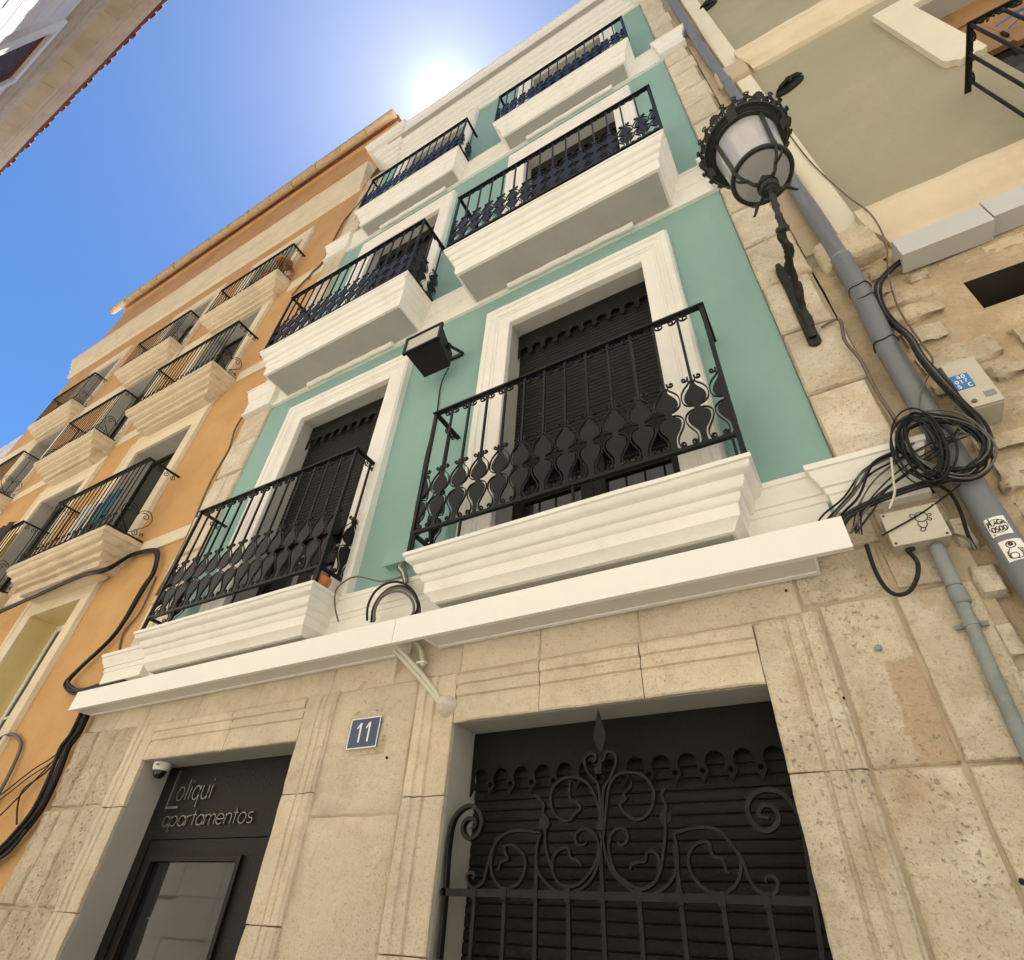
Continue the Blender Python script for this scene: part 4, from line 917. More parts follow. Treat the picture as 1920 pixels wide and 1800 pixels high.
def on_pipe(cx, z0, a0, off=0):                                  # wraps a flat (x, y, z) print round the pipe
    def f(p):
        a = a0+p[0]/.0555; r_ = .0555-p[1]+off
        return (cx+r_*math.sin(a), -.058-r_*math.cos(a), z0+p[2])
    return f
def patch(w, h, y, f, tilt=0.0, n=8):
    mb = MB(); vs = []
    for j in range(2):
        for i in range(n+1):
            u = -w/2+w*i/n; v = -h/2+h*j; vs.append(f((u, y, v+u*tilt)))
    mb.add(vs, [(i,i+1,n+2+i,n+1+i) for i in range(n)]); return mb
f1 = on_pipe(.7105, 2.845, R(-12))
st = patch(.070,.082,-.0008,f1).build('sticker', M['print_white'], t)
mb = MB(); write(mb,'PLAGA',-.027,.004,.020,.1,.0042,-.0022,.001,.16,f1,wide=.66); write(mb,'OSOO',-.024,-.024,.020,.1,.0042,-.0022,.001,.16,f1,wide=.72)
mb.strip([(.031*math.cos(R(q*18)),-.001+.030*math.sin(R(q*18))) for q in range(21)], -.0016, .0006, .0022, f1); mb.build('lettering', M['print_black'], st)
mb = MB(); mb.strip([(-.027,-.034),(-.020,-.034)], -.0022, .001, .005, f1); mb.build('red_mark', M['print_red'], st)
f2 = on_pipe(.711, 2.735, R(-4))
st = patch(.075,.088,-.0008,f2).build('sticker', M['print_white'], t)
mb = MB()                                                       # a plain doodle of rings and blots
mb.strip([(-.004+.014*math.cos(R(q*18)),.022+.013*math.sin(R(q*18))) for q in range(21)], -.0018, .0008, .0035, f2)
mb.strip([(-.004+.005*math.cos(R(q*36)),.024+.005*math.sin(R(q*36))) for q in range(11)], -.0018, .0008, .007, f2)
mb.strip([(-.010+.013*math.cos(R(q*18)),-.024+.012*math.sin(R(q*18))) for q in range(21)], -.0018, .0008, .003, f2)
mb.strip(spline([(-.012,.008),(-.024,-.008),(-.026,-.028),(-.012,-.036),(.008,-.036),(.016,-.020),(.010,.006)],3), -.0018, .0008, .003, f2)
mb.build('doodle', M['print_black'], st)
mb = MB()
for k in range(4): mb.strip([(-.028,-.006-.007*k),(-.019,-.004-.007*k)], -.0018, .0008, .004, f2); mb.strip([(.016,.004-.007*k),(.026,.0-.007*k)], -.0018, .0008, .004, f2)
mb.build('stripe', M['print_red'], st)

# ---- telecom box, its conduit and hose
t = thing('telecom_box', (.45,-.06,2.85), 'cream square telecom box with an outline sticker at the end of the white casing', 'telecom box')
mb = MB(); mb.box(.352,.548,-.095,-.012,2.852,3.008); mb.build('case', M['plastic'], t)
mb = MB(); mb.box(.348,.552,-.108,-.0952,2.848,3.012); mb.build('lid', M['plastic'], t)
mb = MB(); mb.lathe([(.019,0),(.019,.004)], (.405,-.06,2.8475), 16, axis=(0,0,-1))
for x,z in ((.36,2.86),(.54,2.86),(.36,3.0),(.54,3.0)): mb.lathe([(.005,0),(.005,.002)],(x,-.108,z),8,axis=(0,-1,0))
mb.build('gland_hole', M['print_black'], t)
mb = MB()
for pts in ([(.466,2.972),(.480,2.982),(.498,2.978),(.506,2.962),(.502,2.945),(.485,2.935),(.468,2.940),(.462,2.955),(.466,2.972)],
            [(.466,2.972),(.455,2.980),(.448,2.972),(.454,2.962),(.462,2.960)],[(.506,2.962),(.518,2.965),(.520,2.957),(.510,2.953)],[(.503,2.946),(.514,2.942),(.512,2.933),(.500,2.938)],
            [(.468,2.940),(.462,2.925),(.468,2.910),(.482,2.906),(.492,2.918),(.494,2.934)],[(.470,2.910),(.462,2.898),(.468,2.890),(.478,2.896),(.480,2.906)]):
    mb.strip(spline(pts,3), -.1096, .001, .0036)
mb.build('sticker', M['print_black'], t)
t = thing('conduit_pipe', (.48,-.05,0), 'grey conduit pipe running down from the cream telecom box', 'conduit')
CP = [(.494,-.052,2.84),(.488,-.048,2.66),(.482,-.045,2.50),(.470,-.043,2.30),(.462,-.042,2.08),(.455,-.042,1.6),(.45,-.042,.2)]
mb = MB(); mb.tube(spline(CP[:2],4), .0285, 16); mb.build('upper_pipe', M['pvc_light'], t, 60)
mb = MB(); mb.tube(spline(CP[1:],4), .0245, 16); mb.build('lower_pipe', M['pvc_light'], t, 60)
mb = MB(); mb.lathe([(.0265,0),(.0315,.006),(.0315,.06),(.0265,.07)], (.4885,-.048,2.585), 16); mb.build('socket', M['pvc_light'], t, 40)
mb = MB(); mb.lathe([(.028,0),(.0295,.004),(.0295,.018),(.028,.022)], (.4825,-.045,2.495), 16); mb.box(.432,.454,-.035,-.022,2.497,2.515); mb.box(.512,.536,-.035,-.022,2.497,2.515); mb.build('clamp', M['pvc_light'], t, 40)
mb = MB(); mb.tube(spline(xz(CAB_U,-.066),6), .0088, 8); tag(mb.build('hose_loop', M['cable'], None, 60), 'black hose looping down in a U under the cream telecom box', 'hose')

# ---- meter box beside the pipe
t = thing('meter_box', (.90,-.06,3.42), 'beige meter box with a blue label beside the grey drain pipe', 'meter box')
mb = MB(); mb.box(.842,.962,-.112,.03,3.425,3.722); mb.build('case', M['plastic'], t)
mb = MB(); mb.box(.838,.966,-.126,-.1122,3.43,3.726); mb.build('lid', M['plastic'], t)
lb = MB(); lb.box(.838,.908,-.1285,-.1262,3.545,3.638); lb = lb.build('label', M['label_blue'], t)
mb = MB(); write(mb,'60',.862,3.611,.020,.1,.0042,-.1302,.0014,.30); write(mb,'017',.846,3.582,.020,.1,.0042,-.1302,.0014,.34); write(mb,'C',.886,3.552,.020,.1,.0042,-.1302,.0014,.2); write(mb,'5',.846,3.552,.020,.1,.0042,-.1302,.0014,.2)
mb.build('lettering', M['print_white'], lb)
mb = MB(); mb.box(.915,.955,-.1285,-.1262,3.468,3.500); mb.build('makers_plate', M['pvc_light'], t)
mb = MB(); mb.lathe([(.011,0),(.009,.008)], (.868,-.126,3.462), 12, axis=(0,-1,0)); mb.build('lock', M['cable_brown'], t)

# ---- the tangle of cables at the corner
t = thing('cable_tangle', (.62,-.11,3.1), 'big tangled coil of black cables hung in front of the grey pipe', 'cable coil')
rk = random.Random(5)
def cab(pts, y, r_, mt='cable', par=None, wob=.0, n=6):
    p3 = [(a, y+wob*math.sin(k*1.7+len(pts)), b) for k,(a,b) in enumerate(pts)]
    mb = MB(); mb.tube(spline(p3,5), r_, n); return mb.build('cable', M[mt], par, 60)
for i in range(12):                                               # round loops
    cx, cz = .672+rk.uniform(-.018,.018), 3.265+rk.uniform(-.012,.012); rx, rz = rk.uniform(.110,.152), rk.uniform(.150,.20); ph = rk.uniform(0,6)
    pts = [(cx+rx*(1+.05*math.sin(2*a+ph))*math.cos(a)-.10*math.sin(a)*.3, cz+rz*(1+.05*math.cos(3*a+ph))*math.sin(a)) for a in [2*math.pi*k/18 for k in range(18)]]
    mb = MB(); mb.tube(spline([(a,-.122-.010*math.sin(k+i)-.004*i,b) for k,(a,b) in enumerate(pts)],3,closed=True), rk.choice((.0038,.0048,.006)), 6, closed=True); mb.build('cable', M[rk.choice(('cable','cable','cable_grey'))], t, 60)
for i in range(9):                                               # loose loops leaning to the left
    cx, cz = .60+rk.uniform(-.03,.03), 3.265+rk.uniform(-.015,.02); rx, rz = rk.uniform(.05,.095), rk.uniform(.15,.215); ph = rk.uniform(0,6)
    pts = [(cx+rx*math.cos(a)+.05*math.sin(a)*.4, cz+rz*math.sin(a)) for a in [2*math.pi*k/16 for k in range(16)]]
    mb = MB(); mb.tube(spline([(a,-.155-.012*math.sin(k*.8+ph)-.004*i,b) for k,(a,b) in enumerate(pts)],3,closed=True), rk.choice((.0034,.0042,.0055)), 6, closed=True); mb.build('cable', M['cable'], t, 60)
CAB_G = CAB_G+[(CAB_G[-1][0]-.06, 2.945)]
CAB_N, CAB_O, CAB_P, CAB_Q = [[(c[0][0]-.07, 2.935)]+c for c in (CAB_N, CAB_O, CAB_P, CAB_Q)]
for i in range(6):                                               # trunk of cables from the casing round the coil and up to the grey trunking
    ox, oz = rk.uniform(-.012,.012), rk.uniform(-.014,.014)
    pts = [(a+ox+rk.uniform(-.004,.004), b+oz) for a,b in CAB_G]; nn = len(pts)
    ys = [-.03 if k < 3 else -.055 if k < 6 else -.125 for k in range(nn)]
    mb = MB(); mb.tube(spline([(a,ys[k]-.007*(i%3)-.012*((i//3)),b) for k,(a,b) in enumerate(pts)],5), .0058+.002*(i%2), 7); mb.build('cable', M['cable' if i != 4 else 'cable_grey'], t, 60)
for i,pts in enumerate((CAB_L,CAB_N,CAB_O,CAB_P,CAB_Q)):
    for j in range(3 if i else 1):
        d = .017*j; cab([(a+d*rk.uniform(-.9,1.1)+rk.uniform(-.006,.006),b-d*rk.uniform(.4,1.2)) for a,b in pts], -.105-.01*i-.006*j, .0036+.0012*(i%3), 'cable' if j != 1 else 'cable_grey', t, .012)
cab(CAB_J,-.07,.0072,'cable',t); cab(CAB_K,-.08,.0055,'cable_grey',t); cab(CAB_M,-.185,.005,'cable_white',t)
hy = [-.055,-.055,-.055,-.125,-.130,-.045,-.045,-.05]+[-.13]*10
mb = MB(); mb.tube(spline([(a*(2.56+hy[k])/2.53, hy[k], 1.5+(b-1.5)*(2.56+hy[k])/2.53) for k,(a,b) in enumerate(CAB_H)],6), .0048, 6)
tag(mb.build('wall_cable', M['cable_brown'], None, 60), 'thin dark cable sagging down the pale pilaster of the olive house', 'cable')
mb = MB(); mb.tube(spline([(a,-.055,b) for a,b in CAB_I],6), .0085, 6)
tag(mb.build('quoin_cable', M['cable_brown'], None, 60), 'brown cable running down the quoin edge from the lamp bracket', 'cable')

# ================================================================== orange apartment house on the left
OX0, OX1 = -17.6, -5.775
orange = thing('apartment_house', (-11.6, 0, 0), 'long orange apartment house with pale stone balconies left of the town house', 'building')
bays = ((-8.95,-6.72,-8.70,-7.27,'r'),(-11.87,-9.87,-11.62,-10.15,'m'),(-15.58,-13.58,-15.30,-13.90,'l'))
orow = ((4.90,7.17,.455),(7.897,10.25,.418),(10.647,12.80,.325))
oh = [(b[2],b[3],z0,z1) for b in bays for z0,z1,_ in orow]
oh += [(-8.62,-7.47,1.6,4.34),(-11.5,-10.2,1.6,4.34),(-15.2,-13.95,1.6,4.34)]
wall_sheet(OX0, OX1, 0, 13.4, oh, .0).build('wall', M['orange'], orange)
mb = MB(); mb.box(OX0+.02, OX1-.02, .7, 9, 0, 13.3); mb.box(OX0+.02,OX0+.05,.02,.7,0,13.3); mb.build('rear_wall', M['tan'], orange)
WB = [(0,.01),(0,-.028),(.20,-.034),(.215,-.05),(.265,-.052),(.275,.0)]
CB = [(.22,14.52),(.215,14.42),(.19,14.39),(.18,14.28),(.15,14.24),(.145,14.14),(.11,14.10),(.10,13.96),(.065,13.92),(.06,13.74),(.02,13.70),(.0,13.68)]
def tilt(mb):
    mb.v = [(a,b,c+.03*max(0,OX1-a)) for a,b,c in mb.v]; return mb
tilt(moulding(CB, OX0-.3, OX1-.20, seg=.5, amp=.004)).build('cornice', M['cream'], orange, 40)
mb = MB(); mb.box(OX0, OX1, .03, .5, 13.3, 14.2); mb.quad((OX0,.0,13.4),(OX1,.0,13.4),(OX1,.0,14.45),(OX0,.0,14.85)); mb.build('frieze_wall', M['orange'], orange)
# attic storey above the cornice
AY = .02; AZ = 17.45
ah = [(-8.5,-6.8,15.0,16.05),(-11.6,-9.9,15.0,16.05),(-15.4,-14.0,15.0,16.1)]
tilt(wall_sheet(OX0-.6, OX1, 14.3, AZ+.1, ah, AY)).build('attic_wall', M['attic_orange'], orange)
for h in ah: tilt(reveal(h[0],h[1],h[2],h[3],AY+.0005,.30,sill=True)).build('attic_recess', M['attic_orange'], orange); mb = MB(); mb.box(h[0],h[1],.30,.32,h[2]-.1,h[3]+.2); tilt(mb).build('attic_panel', M['attic_orange'], orange)
mb = MB(); mb.box(OX0-.6, OX1, AY+.4, 9, 13.5, AZ); mb.box(OX0-.6,OX1,AY+.01,AY+.35,14.25,14.3); mb.build('attic_core', M['tan'], orange)
tilt(moulding([(.05,AZ+.16),(.045,AZ+.08),(.02,AZ+.05),(.0,AZ+.02)], OX0-.7, OX1-.10, seg=.4, yw=AY)).build('eaves', M['attic_orange'], orange, 40)
mb = MB(); mb.box(OX0-.7, OX1+.0, -.13, 9, AZ+.26, AZ+.30); tilt(mb).build('roof', M['tile'], orange)  # unseen roof slab, added to keep sun off the eaves and gutter back
GY = -.20; gl = 13.0; ng = 14
for i in range(ng):                                             # gutter in overlapping lengths
    a = OX1-.02-(i+1)*gl/ng; b = a+gl/ng-.012; sag = .025*math.sin(i*.9); zz = AZ+.22+sag; mb = MB()
    mb.tube([(a,GY-.012,zz),(a+.03,GY,zz),(b-.01,GY,zz),(b,GY,zz)], [.120,.108,.108,.112], 14); tilt(mb).build('gutter_length', M['gutter'], orange, 50)
for z0,z1 in ((4.72,4.90),(7.79,8.02),(10.27,10.60)):
    xs = sorted(x for b in bays for x in (b[0],b[1])); edges = [OX0]+xs+[OX1]
    for a,b in zip(edges[::2], edges[1::2]):
        if b-a > .1: mb = MB(); mb.box(a+.05,b-.05 if b < OX1 else b,-.022,-.001,z0,z1); mb.jitter(.003,3); mb.build('string_band', M['cream'], orange)
# balcony ironwork units
ob = MB(); OH = 1.05
ob.tube([(0,0,.02),(0,0,OH)], .0075, 6)
ob.strip(spiral(-.028,.075,.004,.030,0,1.2,12)+[(.02,.12)]+spiral(.028,.18,.004,.030,math.pi,1.2,12)[::-1], -.005,.010,.010)
ob.strip(spiral(.030,.085,.004,.028,math.pi,-1.2,12), -.005,.010,.009); ob.strip(spiral(-.028,.205,.004,.026,0,-1.3,12), -.005,.010,.009)
ob.strip(spiral(.03,OH-.045,.005,.030,0,1.2,12), -.004,.008,.008); ob.strip(spiral(-.03,OH-.045,.005,.030,math.pi,-1.2,12), -.004,.008,.008)
OBAR = proto(ob, 'baluster', M['iron_old'], 40)
os_ = MB()                                                      # side panel: two bars, heart scrolls, small curls under the rail
for s in (-1,1):
    os_.strip(spline([(0,.02),(s*.07,.10),(s*.165,.22),(s*.175,.33),(s*.11,.40),(s*.03,.36),(s*.0,.26)],5)+[], -.004,.008,.008)
    os_.strip(spiral(s*.095,.31,.006,.055,math.pi/2,s*1.2,14), -.004,.008,.007); os_.strip(spiral(s*.07,.06,.006,.045,0,s*1.3,14), -.004,.008,.007)
    os_.strip(spiral(s*.15,.075,.005,.03,0,-s*1.2,12), -.004,.008,.007)
    for k in (0,1): os_.strip(spiral(s*(.045+.09*k),OH-.06,.006,.038,0,1.3,14), -.004,.008,.007)
os_.tube([(0,0,.02),(0,0,OH)], .006, 6)
OSIDE = proto(os_, 'side_scroll', M['iron_old'], 40)
def ob_balcony(b, z, d, hgt, scroll_only=False):
    x0,x1 = b[0],b[1]; rk_ = random.Random(int(z*100)+int(x0*10))
    pr = [(d,z),(d,z-.06),(d-.018,z-.072),(d-.022,z-.10),(d-.040,z-.125),(d-.085,z-.14),(d-.090,z-.185),(d-.105,z-.20),(d-.16,z-.215),(d-.165,z-.27),(d-.215,z-.28),(d-.225,z-.36)]
    mb = moulding(pr, x0+d, x1-d, seg=.10, amp=.007); s = mb.build('balcony', M['weathered'], orange, 40)
    mb = MB(); mb.box(x0+.34,x1-.34,-(d-.28),-.03,z-.40,z-.352); mb.build('soffit', M['cream'], s)
    yf = -d+.035; xa,xb = x0+.05,x1-.05; sc = (1,1,hgt/OH)
    mb = MB(); mb.box(xa-.02,xb+.02,yf-.018,yf+.018,z+hgt,z+hgt+.014); mb.box(xa-.018,xa+.018,yf+.019,.0,z+hgt,z+hgt+.014); mb.box(xb-.018,xb+.018,yf+.019,.0,z+hgt,z+hgt+.014); mb.build('top_rail', M['iron_old'], s)
    mb = MB(); mb.box(xa,xb,yf-.01,yf+.01,z+.035,z+.052); mb.box(xa-.008,xa+.008,yf+.011,.0,z+.035,z+.052); mb.box(xb-.008,xb+.008,yf+.011,.0,z+.035,z+.052); mb.build('bottom_rail', M['iron_old'], s)
    n = round((xb-xa)/.128)
    for i in range(n+1): use(OBAR, (xa+(xb-xa)*i/n, yf, z), s, scale=sc)
    for x in (xa,xb): use(OSIDE, (x, yf/2, z+.04), s, rz=R(90), scale=(min(1,(d-.07)/.36),1,(hgt-.04)/OH))
    return s
def ob_window(b, z0, z1, kind):
    w = surround(WB, b[2], b[3], z1, z0, amp=.004, seg=.25).build('window', M['cream'], orange, 35)
    reveal(b[2],b[3],z0,z1,.0105,.34).build('reveal', M['reveal'], w)
    mb = MB(); c = (b[2]+b[3])/2
    for a,e in ((b[2],b[2]+.07),(c-.05,c+.05),(b[3]-.07,b[3])): mb.box(a,e,.25,.29,z0,z1)
    mb.box(b[2]+.07,c-.05,.25,.29,z1-.09,z1); mb.box(c+.05,b[3]-.07,.25,.29,z1-.09,z1)
    mb.build('frame', M['shutter'] if kind != 'pale' else M['print_white'], w)
    for a,e in ((b[2]+.07,c-.05),(c+.05,b[3]-.07)): mb = MB(); mb.box(a,e,.265,.275,z0,z1-.09); mb.build('pane', M['glass'], w)
    return w
for bi,b in enumerate(bays):
    for ri,(z0,z1,d) in enumerate(orow):
        ob_window(b, z0, z1, 'dark')
        if ri == 2: ob_balcony(b, z0, d, .98); continue
        mb = MB(); mb.box(b[2]-.27,b[3]+.27,-.030,-.001,z1+.28,orow[ri+1][0]-.30); mb.build('frieze_panel', M['cream'], orange)
        ob_balcony(b, z0, d, 1.05)
for x0,x1,b in ((-8.62,-7.47,bays[0]),(-11.5,-10.2,bays[1]),(-15.2,-13.95,bays[2])):
    w = surround(WB, x0, x1, 4.34, 1.6, amp=.004, seg=.25).build('window', M['cream'], orange, 35)
    reveal(x0,x1,1.6,4.34,.0105,.40).build('reveal', M['yellow'], w)
    mb = MB(); c = (x0+x1)/2
    for a,e in ((x0,x0+.055),(c-.035,c+.035),(x1-.055,x1)): mb.box(a,e,.30,.34,1.6,4.34)
    for a,e in ((x0+.055,c-.035),(c+.035,x1-.055)):
        mb.box(a,e,.30,.34,4.26,4.34); mb.box(a,e,.305,.335,3.18,3.205); mb.box(a,e,.305,.335,2.3,2.325)
    mb.build('frame', M['print_white'], w)
    for a,e in ((x0+.055,c-.035),(c+.035,x1-.055)): mb = MB(); mb.box(a,e,.316,.322,1.6,4.26); mb.build('pane', M['glass'], w)
    mb = MB(); mb.box(x0-.27,x1+.27,-.026,-.001,4.615,4.66); mb.build('lintel', M['cream'], w)
    # low guard rail in front of the ground-floor window
    s = MB(); s.box(x0-.12,x1+.12,-.24,-.21,2.72,2.735); s.box(x0-.12,x0-.09,-.21,.0,2.72,2.735); s.box(x1+.09,x1+.12,-.21,.0,2.72,2.735); s = s.build('window_guard', M['iron_old'], orange)
    for i in range(11): use(OBAR, (x0-.1+(x1-x0+.2)*i/10, -.225, 1.69), s, scale=(1,1,.98))
    use(OSIDE, (x1+.105,-.11,1.70), s, rz=R(90), scale=(.55,1,.95))

# ---- cables on the orange house
def cable_run(name, ptslist, label, mt='cable'):
    root = thing(name, (ptslist[0][0][0][0], -.05, ptslist[0][0][-1][1]), label, 'cable')
    for pts,y,r_ in ptslist:
        p3 = [(a,y-.006*math.sin(k*1.3)-(.16 if name == 'cable_bundle' and k < 4 and len(pts) > 12 else 0),b) for k,(a,b) in enumerate(pts)]; mb = MB(); mb.tube(spline(p3,6), r_, 7); mb.build('cable', M[mt], root, 60)
    return root
def off(pts, dx, dz, tw=0.0): return [(a+dx+tw*math.sin(k*2.2), b+dz+tw*math.cos(k*2.2)) for k,(a,b) in enumerate(pts)]
CAB_A = [((a*.936,1.5+(b-1.5)*.936) if k < 4 else (a,b)) for k,(a,b) in enumerate(CAB_A)]
cable_run('cable_bundle', [(off(CAB_A,0,0),-.045,.017),(off(CAB_A,.012,.02,.012),-.055,.013),(off(CAB_A,-.012,-.018,.014),-.06,.011)], 'thick bundle of black cables zigzagging across the orange wall under the balcony')
cable_run('cable_bundle', [(off(CAB_B,dx,dz,.01),-.05-.02*(i%3),r_) for i,(dx,dz,r_) in enumerate(((0,0,.026),(.03,.015,.018),(-.03,-.01,.016),(.015,-.03,.014),(-.015,.04,.012)))]+[(CAB_B1,-.05,.006),(off(CAB_B1,.02,-.05),-.05,.005),(CAB_B2,-.05,.006),(CAB_B3,-.04,.007),(CAB_B4,-.08,.012)], 'heavy black cable bundle running down the lower corner of the orange house')
cable_run('thin_cable', [(CAB_A2,-.015,.010)], 'thin brown cable beside the black bundle ending at the white ledge', 'cable_brown')
cable_run('corner_cable', [([(max(a,-5.98),b) for a,b in CAB_C],-.035,.012)], 'brown cable following the seam between the orange house and the quoins', 'cable_brown')
cable_run('upper_cable', [(CAB_D,-.04,.017)], 'dark cable snaking down the upper orange wall beside the town house', 'cable_brown')
cable_run('grey_conduit', [(COND_L,-.035,.016)], 'grey flexible conduit looping over the orange wall by the low window', 'cable_grey')

# ---- washing and things on the orange balconies
def cloth(x0, x1, y, z0, z1, m_, label, amp=.03, seed=1, cat='laundry'):
    mb = MB(); nx, nz = 9, 7; vs = []
    for s in (0,1):
        for j in range(nz+1):
            for i in range(nx+1):
                u, v = i/nx, j/nz; x = x0+(x1-x0)*u+.02*noise.noise(Vector((v*3,seed,0))); z = z0+(z1-z0)*v+.03*math.sin(u*5+seed)*(1-v)
                vs.append((x, y+amp*math.sin(u*9+seed+v*1.5)*(1.1-v*.6)+s*.006, z))
    k = (nx+1)*(nz+1)
    fs = [(j*(nx+1)+i, j*(nx+1)+i+1, (j+1)*(nx+1)+i+1, (j+1)*(nx+1)+i) for j in range(nz) for i in range(nx)]
    fs += [tuple(k+q for q in f[::-1]) for f in fs]
    mb.add(vs, fs); tag(mb.build(m_+'_garment' if 0 else 'hanging_cloth', M[m_], None, 60), label, cat, 'washing on the orange balconies')
cloth(-8.62,-8.22,-.22,4.98,5.92,'white_cloth','long white sheet hanging behind the lowest right orange balcony rail',seed=1)
cloth(-8.20,-7.92,-.20,5.15,5.85,'navy_cloth','navy garment hanging beside the white sheet on the lowest orange balcony',seed=2)
cloth(-7.90,-7.62,-.24,5.42,5.90,'teal_cloth','teal towel hanging on the lowest right orange balcony',seed=3)
cloth(-10.35,-10.02,-.50,4.60,5.95,'dark_cloth','long black garment hung over the left-hand low balcony rail',seed=4)
cloth(-10.55,-10.37,-.49,4.9,5.95,'maroon_cloth','maroon garment beside the black one on the left-hand low balcony',seed=5)
cloth(-10.0,-9.88,-.40,4.95,5.75,'yellow_cloth','yellow cloth strip at the end of the left-hand low balcony',seed=6,amp=.015)
cloth(-7.75,-7.35,-.20,10.72,11.35,'red_cloth','red garment hanging on the top right orange balcony',seed=7)
cloth(-7.98,-7.78,-.20,10.72,11.35,'navy_cloth','dark blue garment beside the red one on the top orange balcony',seed=8)
t = thing('stool', (-6.98,-.18,10.647), 'small round wooden stool at the end of the top right orange balcony', 'stool')
mb = MB(); mb.lathe([(.15,.60),(.16,.61),(.16,.64),(.15,.65)], (-6.98,-.18,10.647), 18); mb.build('seat', M['wood'], t, 40)
for k in range(3):
    a = 2.1*k; mb = MB(); mb.tube([(-6.98+.08*math.cos(a),-.18+.08*math.sin(a),11.25),(-6.98+.13*math.cos(a),-.18+.11*math.sin(a),10.65)],.014,6); mb.build('leg', M['wood'], t)

# ---- pale block farther down the street
t = thing('pale_block', (-30,2,0), 'distant white apartment block with banded balconies at the far left', 'building')
mb = MB(); mb.box(-60,-19.5,1.6,14,0,15.6); mb.build('wall', M['white_far'], t)
for i in range(6): mb = MB(); mb.box(-60,-19.3,1.0,1.598,15.25-.62*i,15.52-.62*i); mb.build('balcony_band', M['white_far'], t)

# ================================================================== olive plastered house on the right
OV0 = .60
olive = thing('plastered_house', (2.6,0,0), 'olive plastered house over a rubble stone ground floor, on the right', 'building')
WO = (2.232, 3.25, 5.5, 8.03); VT = (1.195,1.62,4.165,4.40)
wall_sheet(OV0+.002, 7.0, 5.05, 16, [WO], .02).build('wall', M['sage'], olive)
rb = MB(); gx = [OV0+.002+.05*i for i in range(45)]+[7.0]; gz = [0,1.5]+[1.6+.06*j for j in range(58)]+[5.06]
gx = sorted(set([round(x,3) for x in gx if not VT[0]-.03 < x < VT[1]+.03])|{VT[0],VT[1]}); gz = sorted(set([round(z,3) for z in gz if not VT[2]-.03 < z < VT[3]+.03])|{VT[2],VT[3]})
for z in gz:
    for x in gx:
        p = Vector((x,0,z)); edge = abs(x-VT[0])+abs(z-VT[2]) < .001
        rb.v.append((x, .022+.022*noise.fractal(p*5.5,1,2,4)+.012*noise.noise(p*2), z))
kx = len(gx)
for j in range(len(gz)-1):
    for i in range(kx-1):
        if VT[0]-.001 < gx[i] < VT[1]-.001 and VT[2]-.001 < gz[j] < VT[3]-.001: continue
        rb.f.append((j*kx+i, j*kx+i+1, (j+1)*kx+i+1, (j+1)*kx+i))
rb.build('rubble_bed', M['brown_mortar'], olive, 70)
mb = MB(); mb.box(OV0+.02, 7, .8, 9, 0, 15.8); mb.box(6.95,7,.04,.8,0,15.8); mb.build('rear_wall', M['tan'], olive)
mb = MB(); mb.box(OV0+.004,.80,.004,.018,5.17,14.5); mb.build('corner_strip', M['tan'], olive)
for z0,z1,x0,x1 in ((5.17,8.44,.802,.958),(8.86,15.5,.79,.975)):
    block(x0,x1,z0,z1,-.045,.018,seed=int(z0*9),res=.2,amp=.003,jit=.006,edge=.012,bev=.012).build('pilaster', M['pale_trim'], olive, 40)
mb = block(.655,.975,8.42,8.87,-.085,.018,seed=301,amp=.012,jit=.02,edge=.02,bev=.02); mb.build('pilaster_capital', M['tan'], olive, 40)
mb = block(.64,.99,4.86,5.18,-.075,.028,seed=302,amp=.02,jit=.03,edge=.03,bev=.03); mb.build('corbel_stone', M['rubble'], olive, 45)
SC1 = [(.125,5.27),(.12,5.15),(.10,5.11),(.085,5.04),(.04,5.00),(.03,4.93),(.0,4.92)]
moulding(SC1, 1.06, 7.0, amp=.010, seg=.08, yw=.02, right=False).build('string_course', M['cream'], olive, 45)
SC2 = [(.13,9.06),(.125,8.93),(.09,8.86),(.08,8.76),(.05,8.73),(.045,8.60),(.0,8.58)]
moulding(SC2, 1.05, 7.0, amp=.010, seg=.08, yw=.02, right=False).build('string_course', M['cream'], olive, 45)
# window with its ragged painted surround
pts = [(1.992,8.268),(3.6,8.268),(3.6,8.03),(2.232,8.03),(2.232,6.70),(2.20,6.675),(2.16,6.70),(2.135,6.665),(2.10,6.70),(2.07,6.69),(2.055,6.73),(2.02,6.745),(1.998,6.79)]
mb = MB(); mb.plate(pts, -.030, .019); mb.jitter(.004,6); ws = mb.build('window_surround', M['pale_trim'], olive)
reveal(WO[0],WO[1],WO[2],WO[3],.021,.30).build('reveal', M['reveal'], ws)
win = MB(); win.box(WO[0],WO[1],.20,.29,7.70,WO[3]); win.box(WO[0],WO[0]+.12,.20,.29,WO[2],7.70); win = win.build('wooden_window', M['wood'], ws)
x = WO[0]+.123
for i in range(4):
    mb = MB(); mb.box(x,x+.215,.215,.26,7.09-.05*i,7.696); mb.build('plank', M['wood'], win); x += .218
mb = MB(); mb.box(WO[0]+.123,WO[1],.27,.29,WO[2],7.2); mb.build('pane', M['glass'], win)
mb = MB(); mb.box(2.56,2.58,.195,.214,7.17,7.27); mb.build('handle', M['iron'], win)
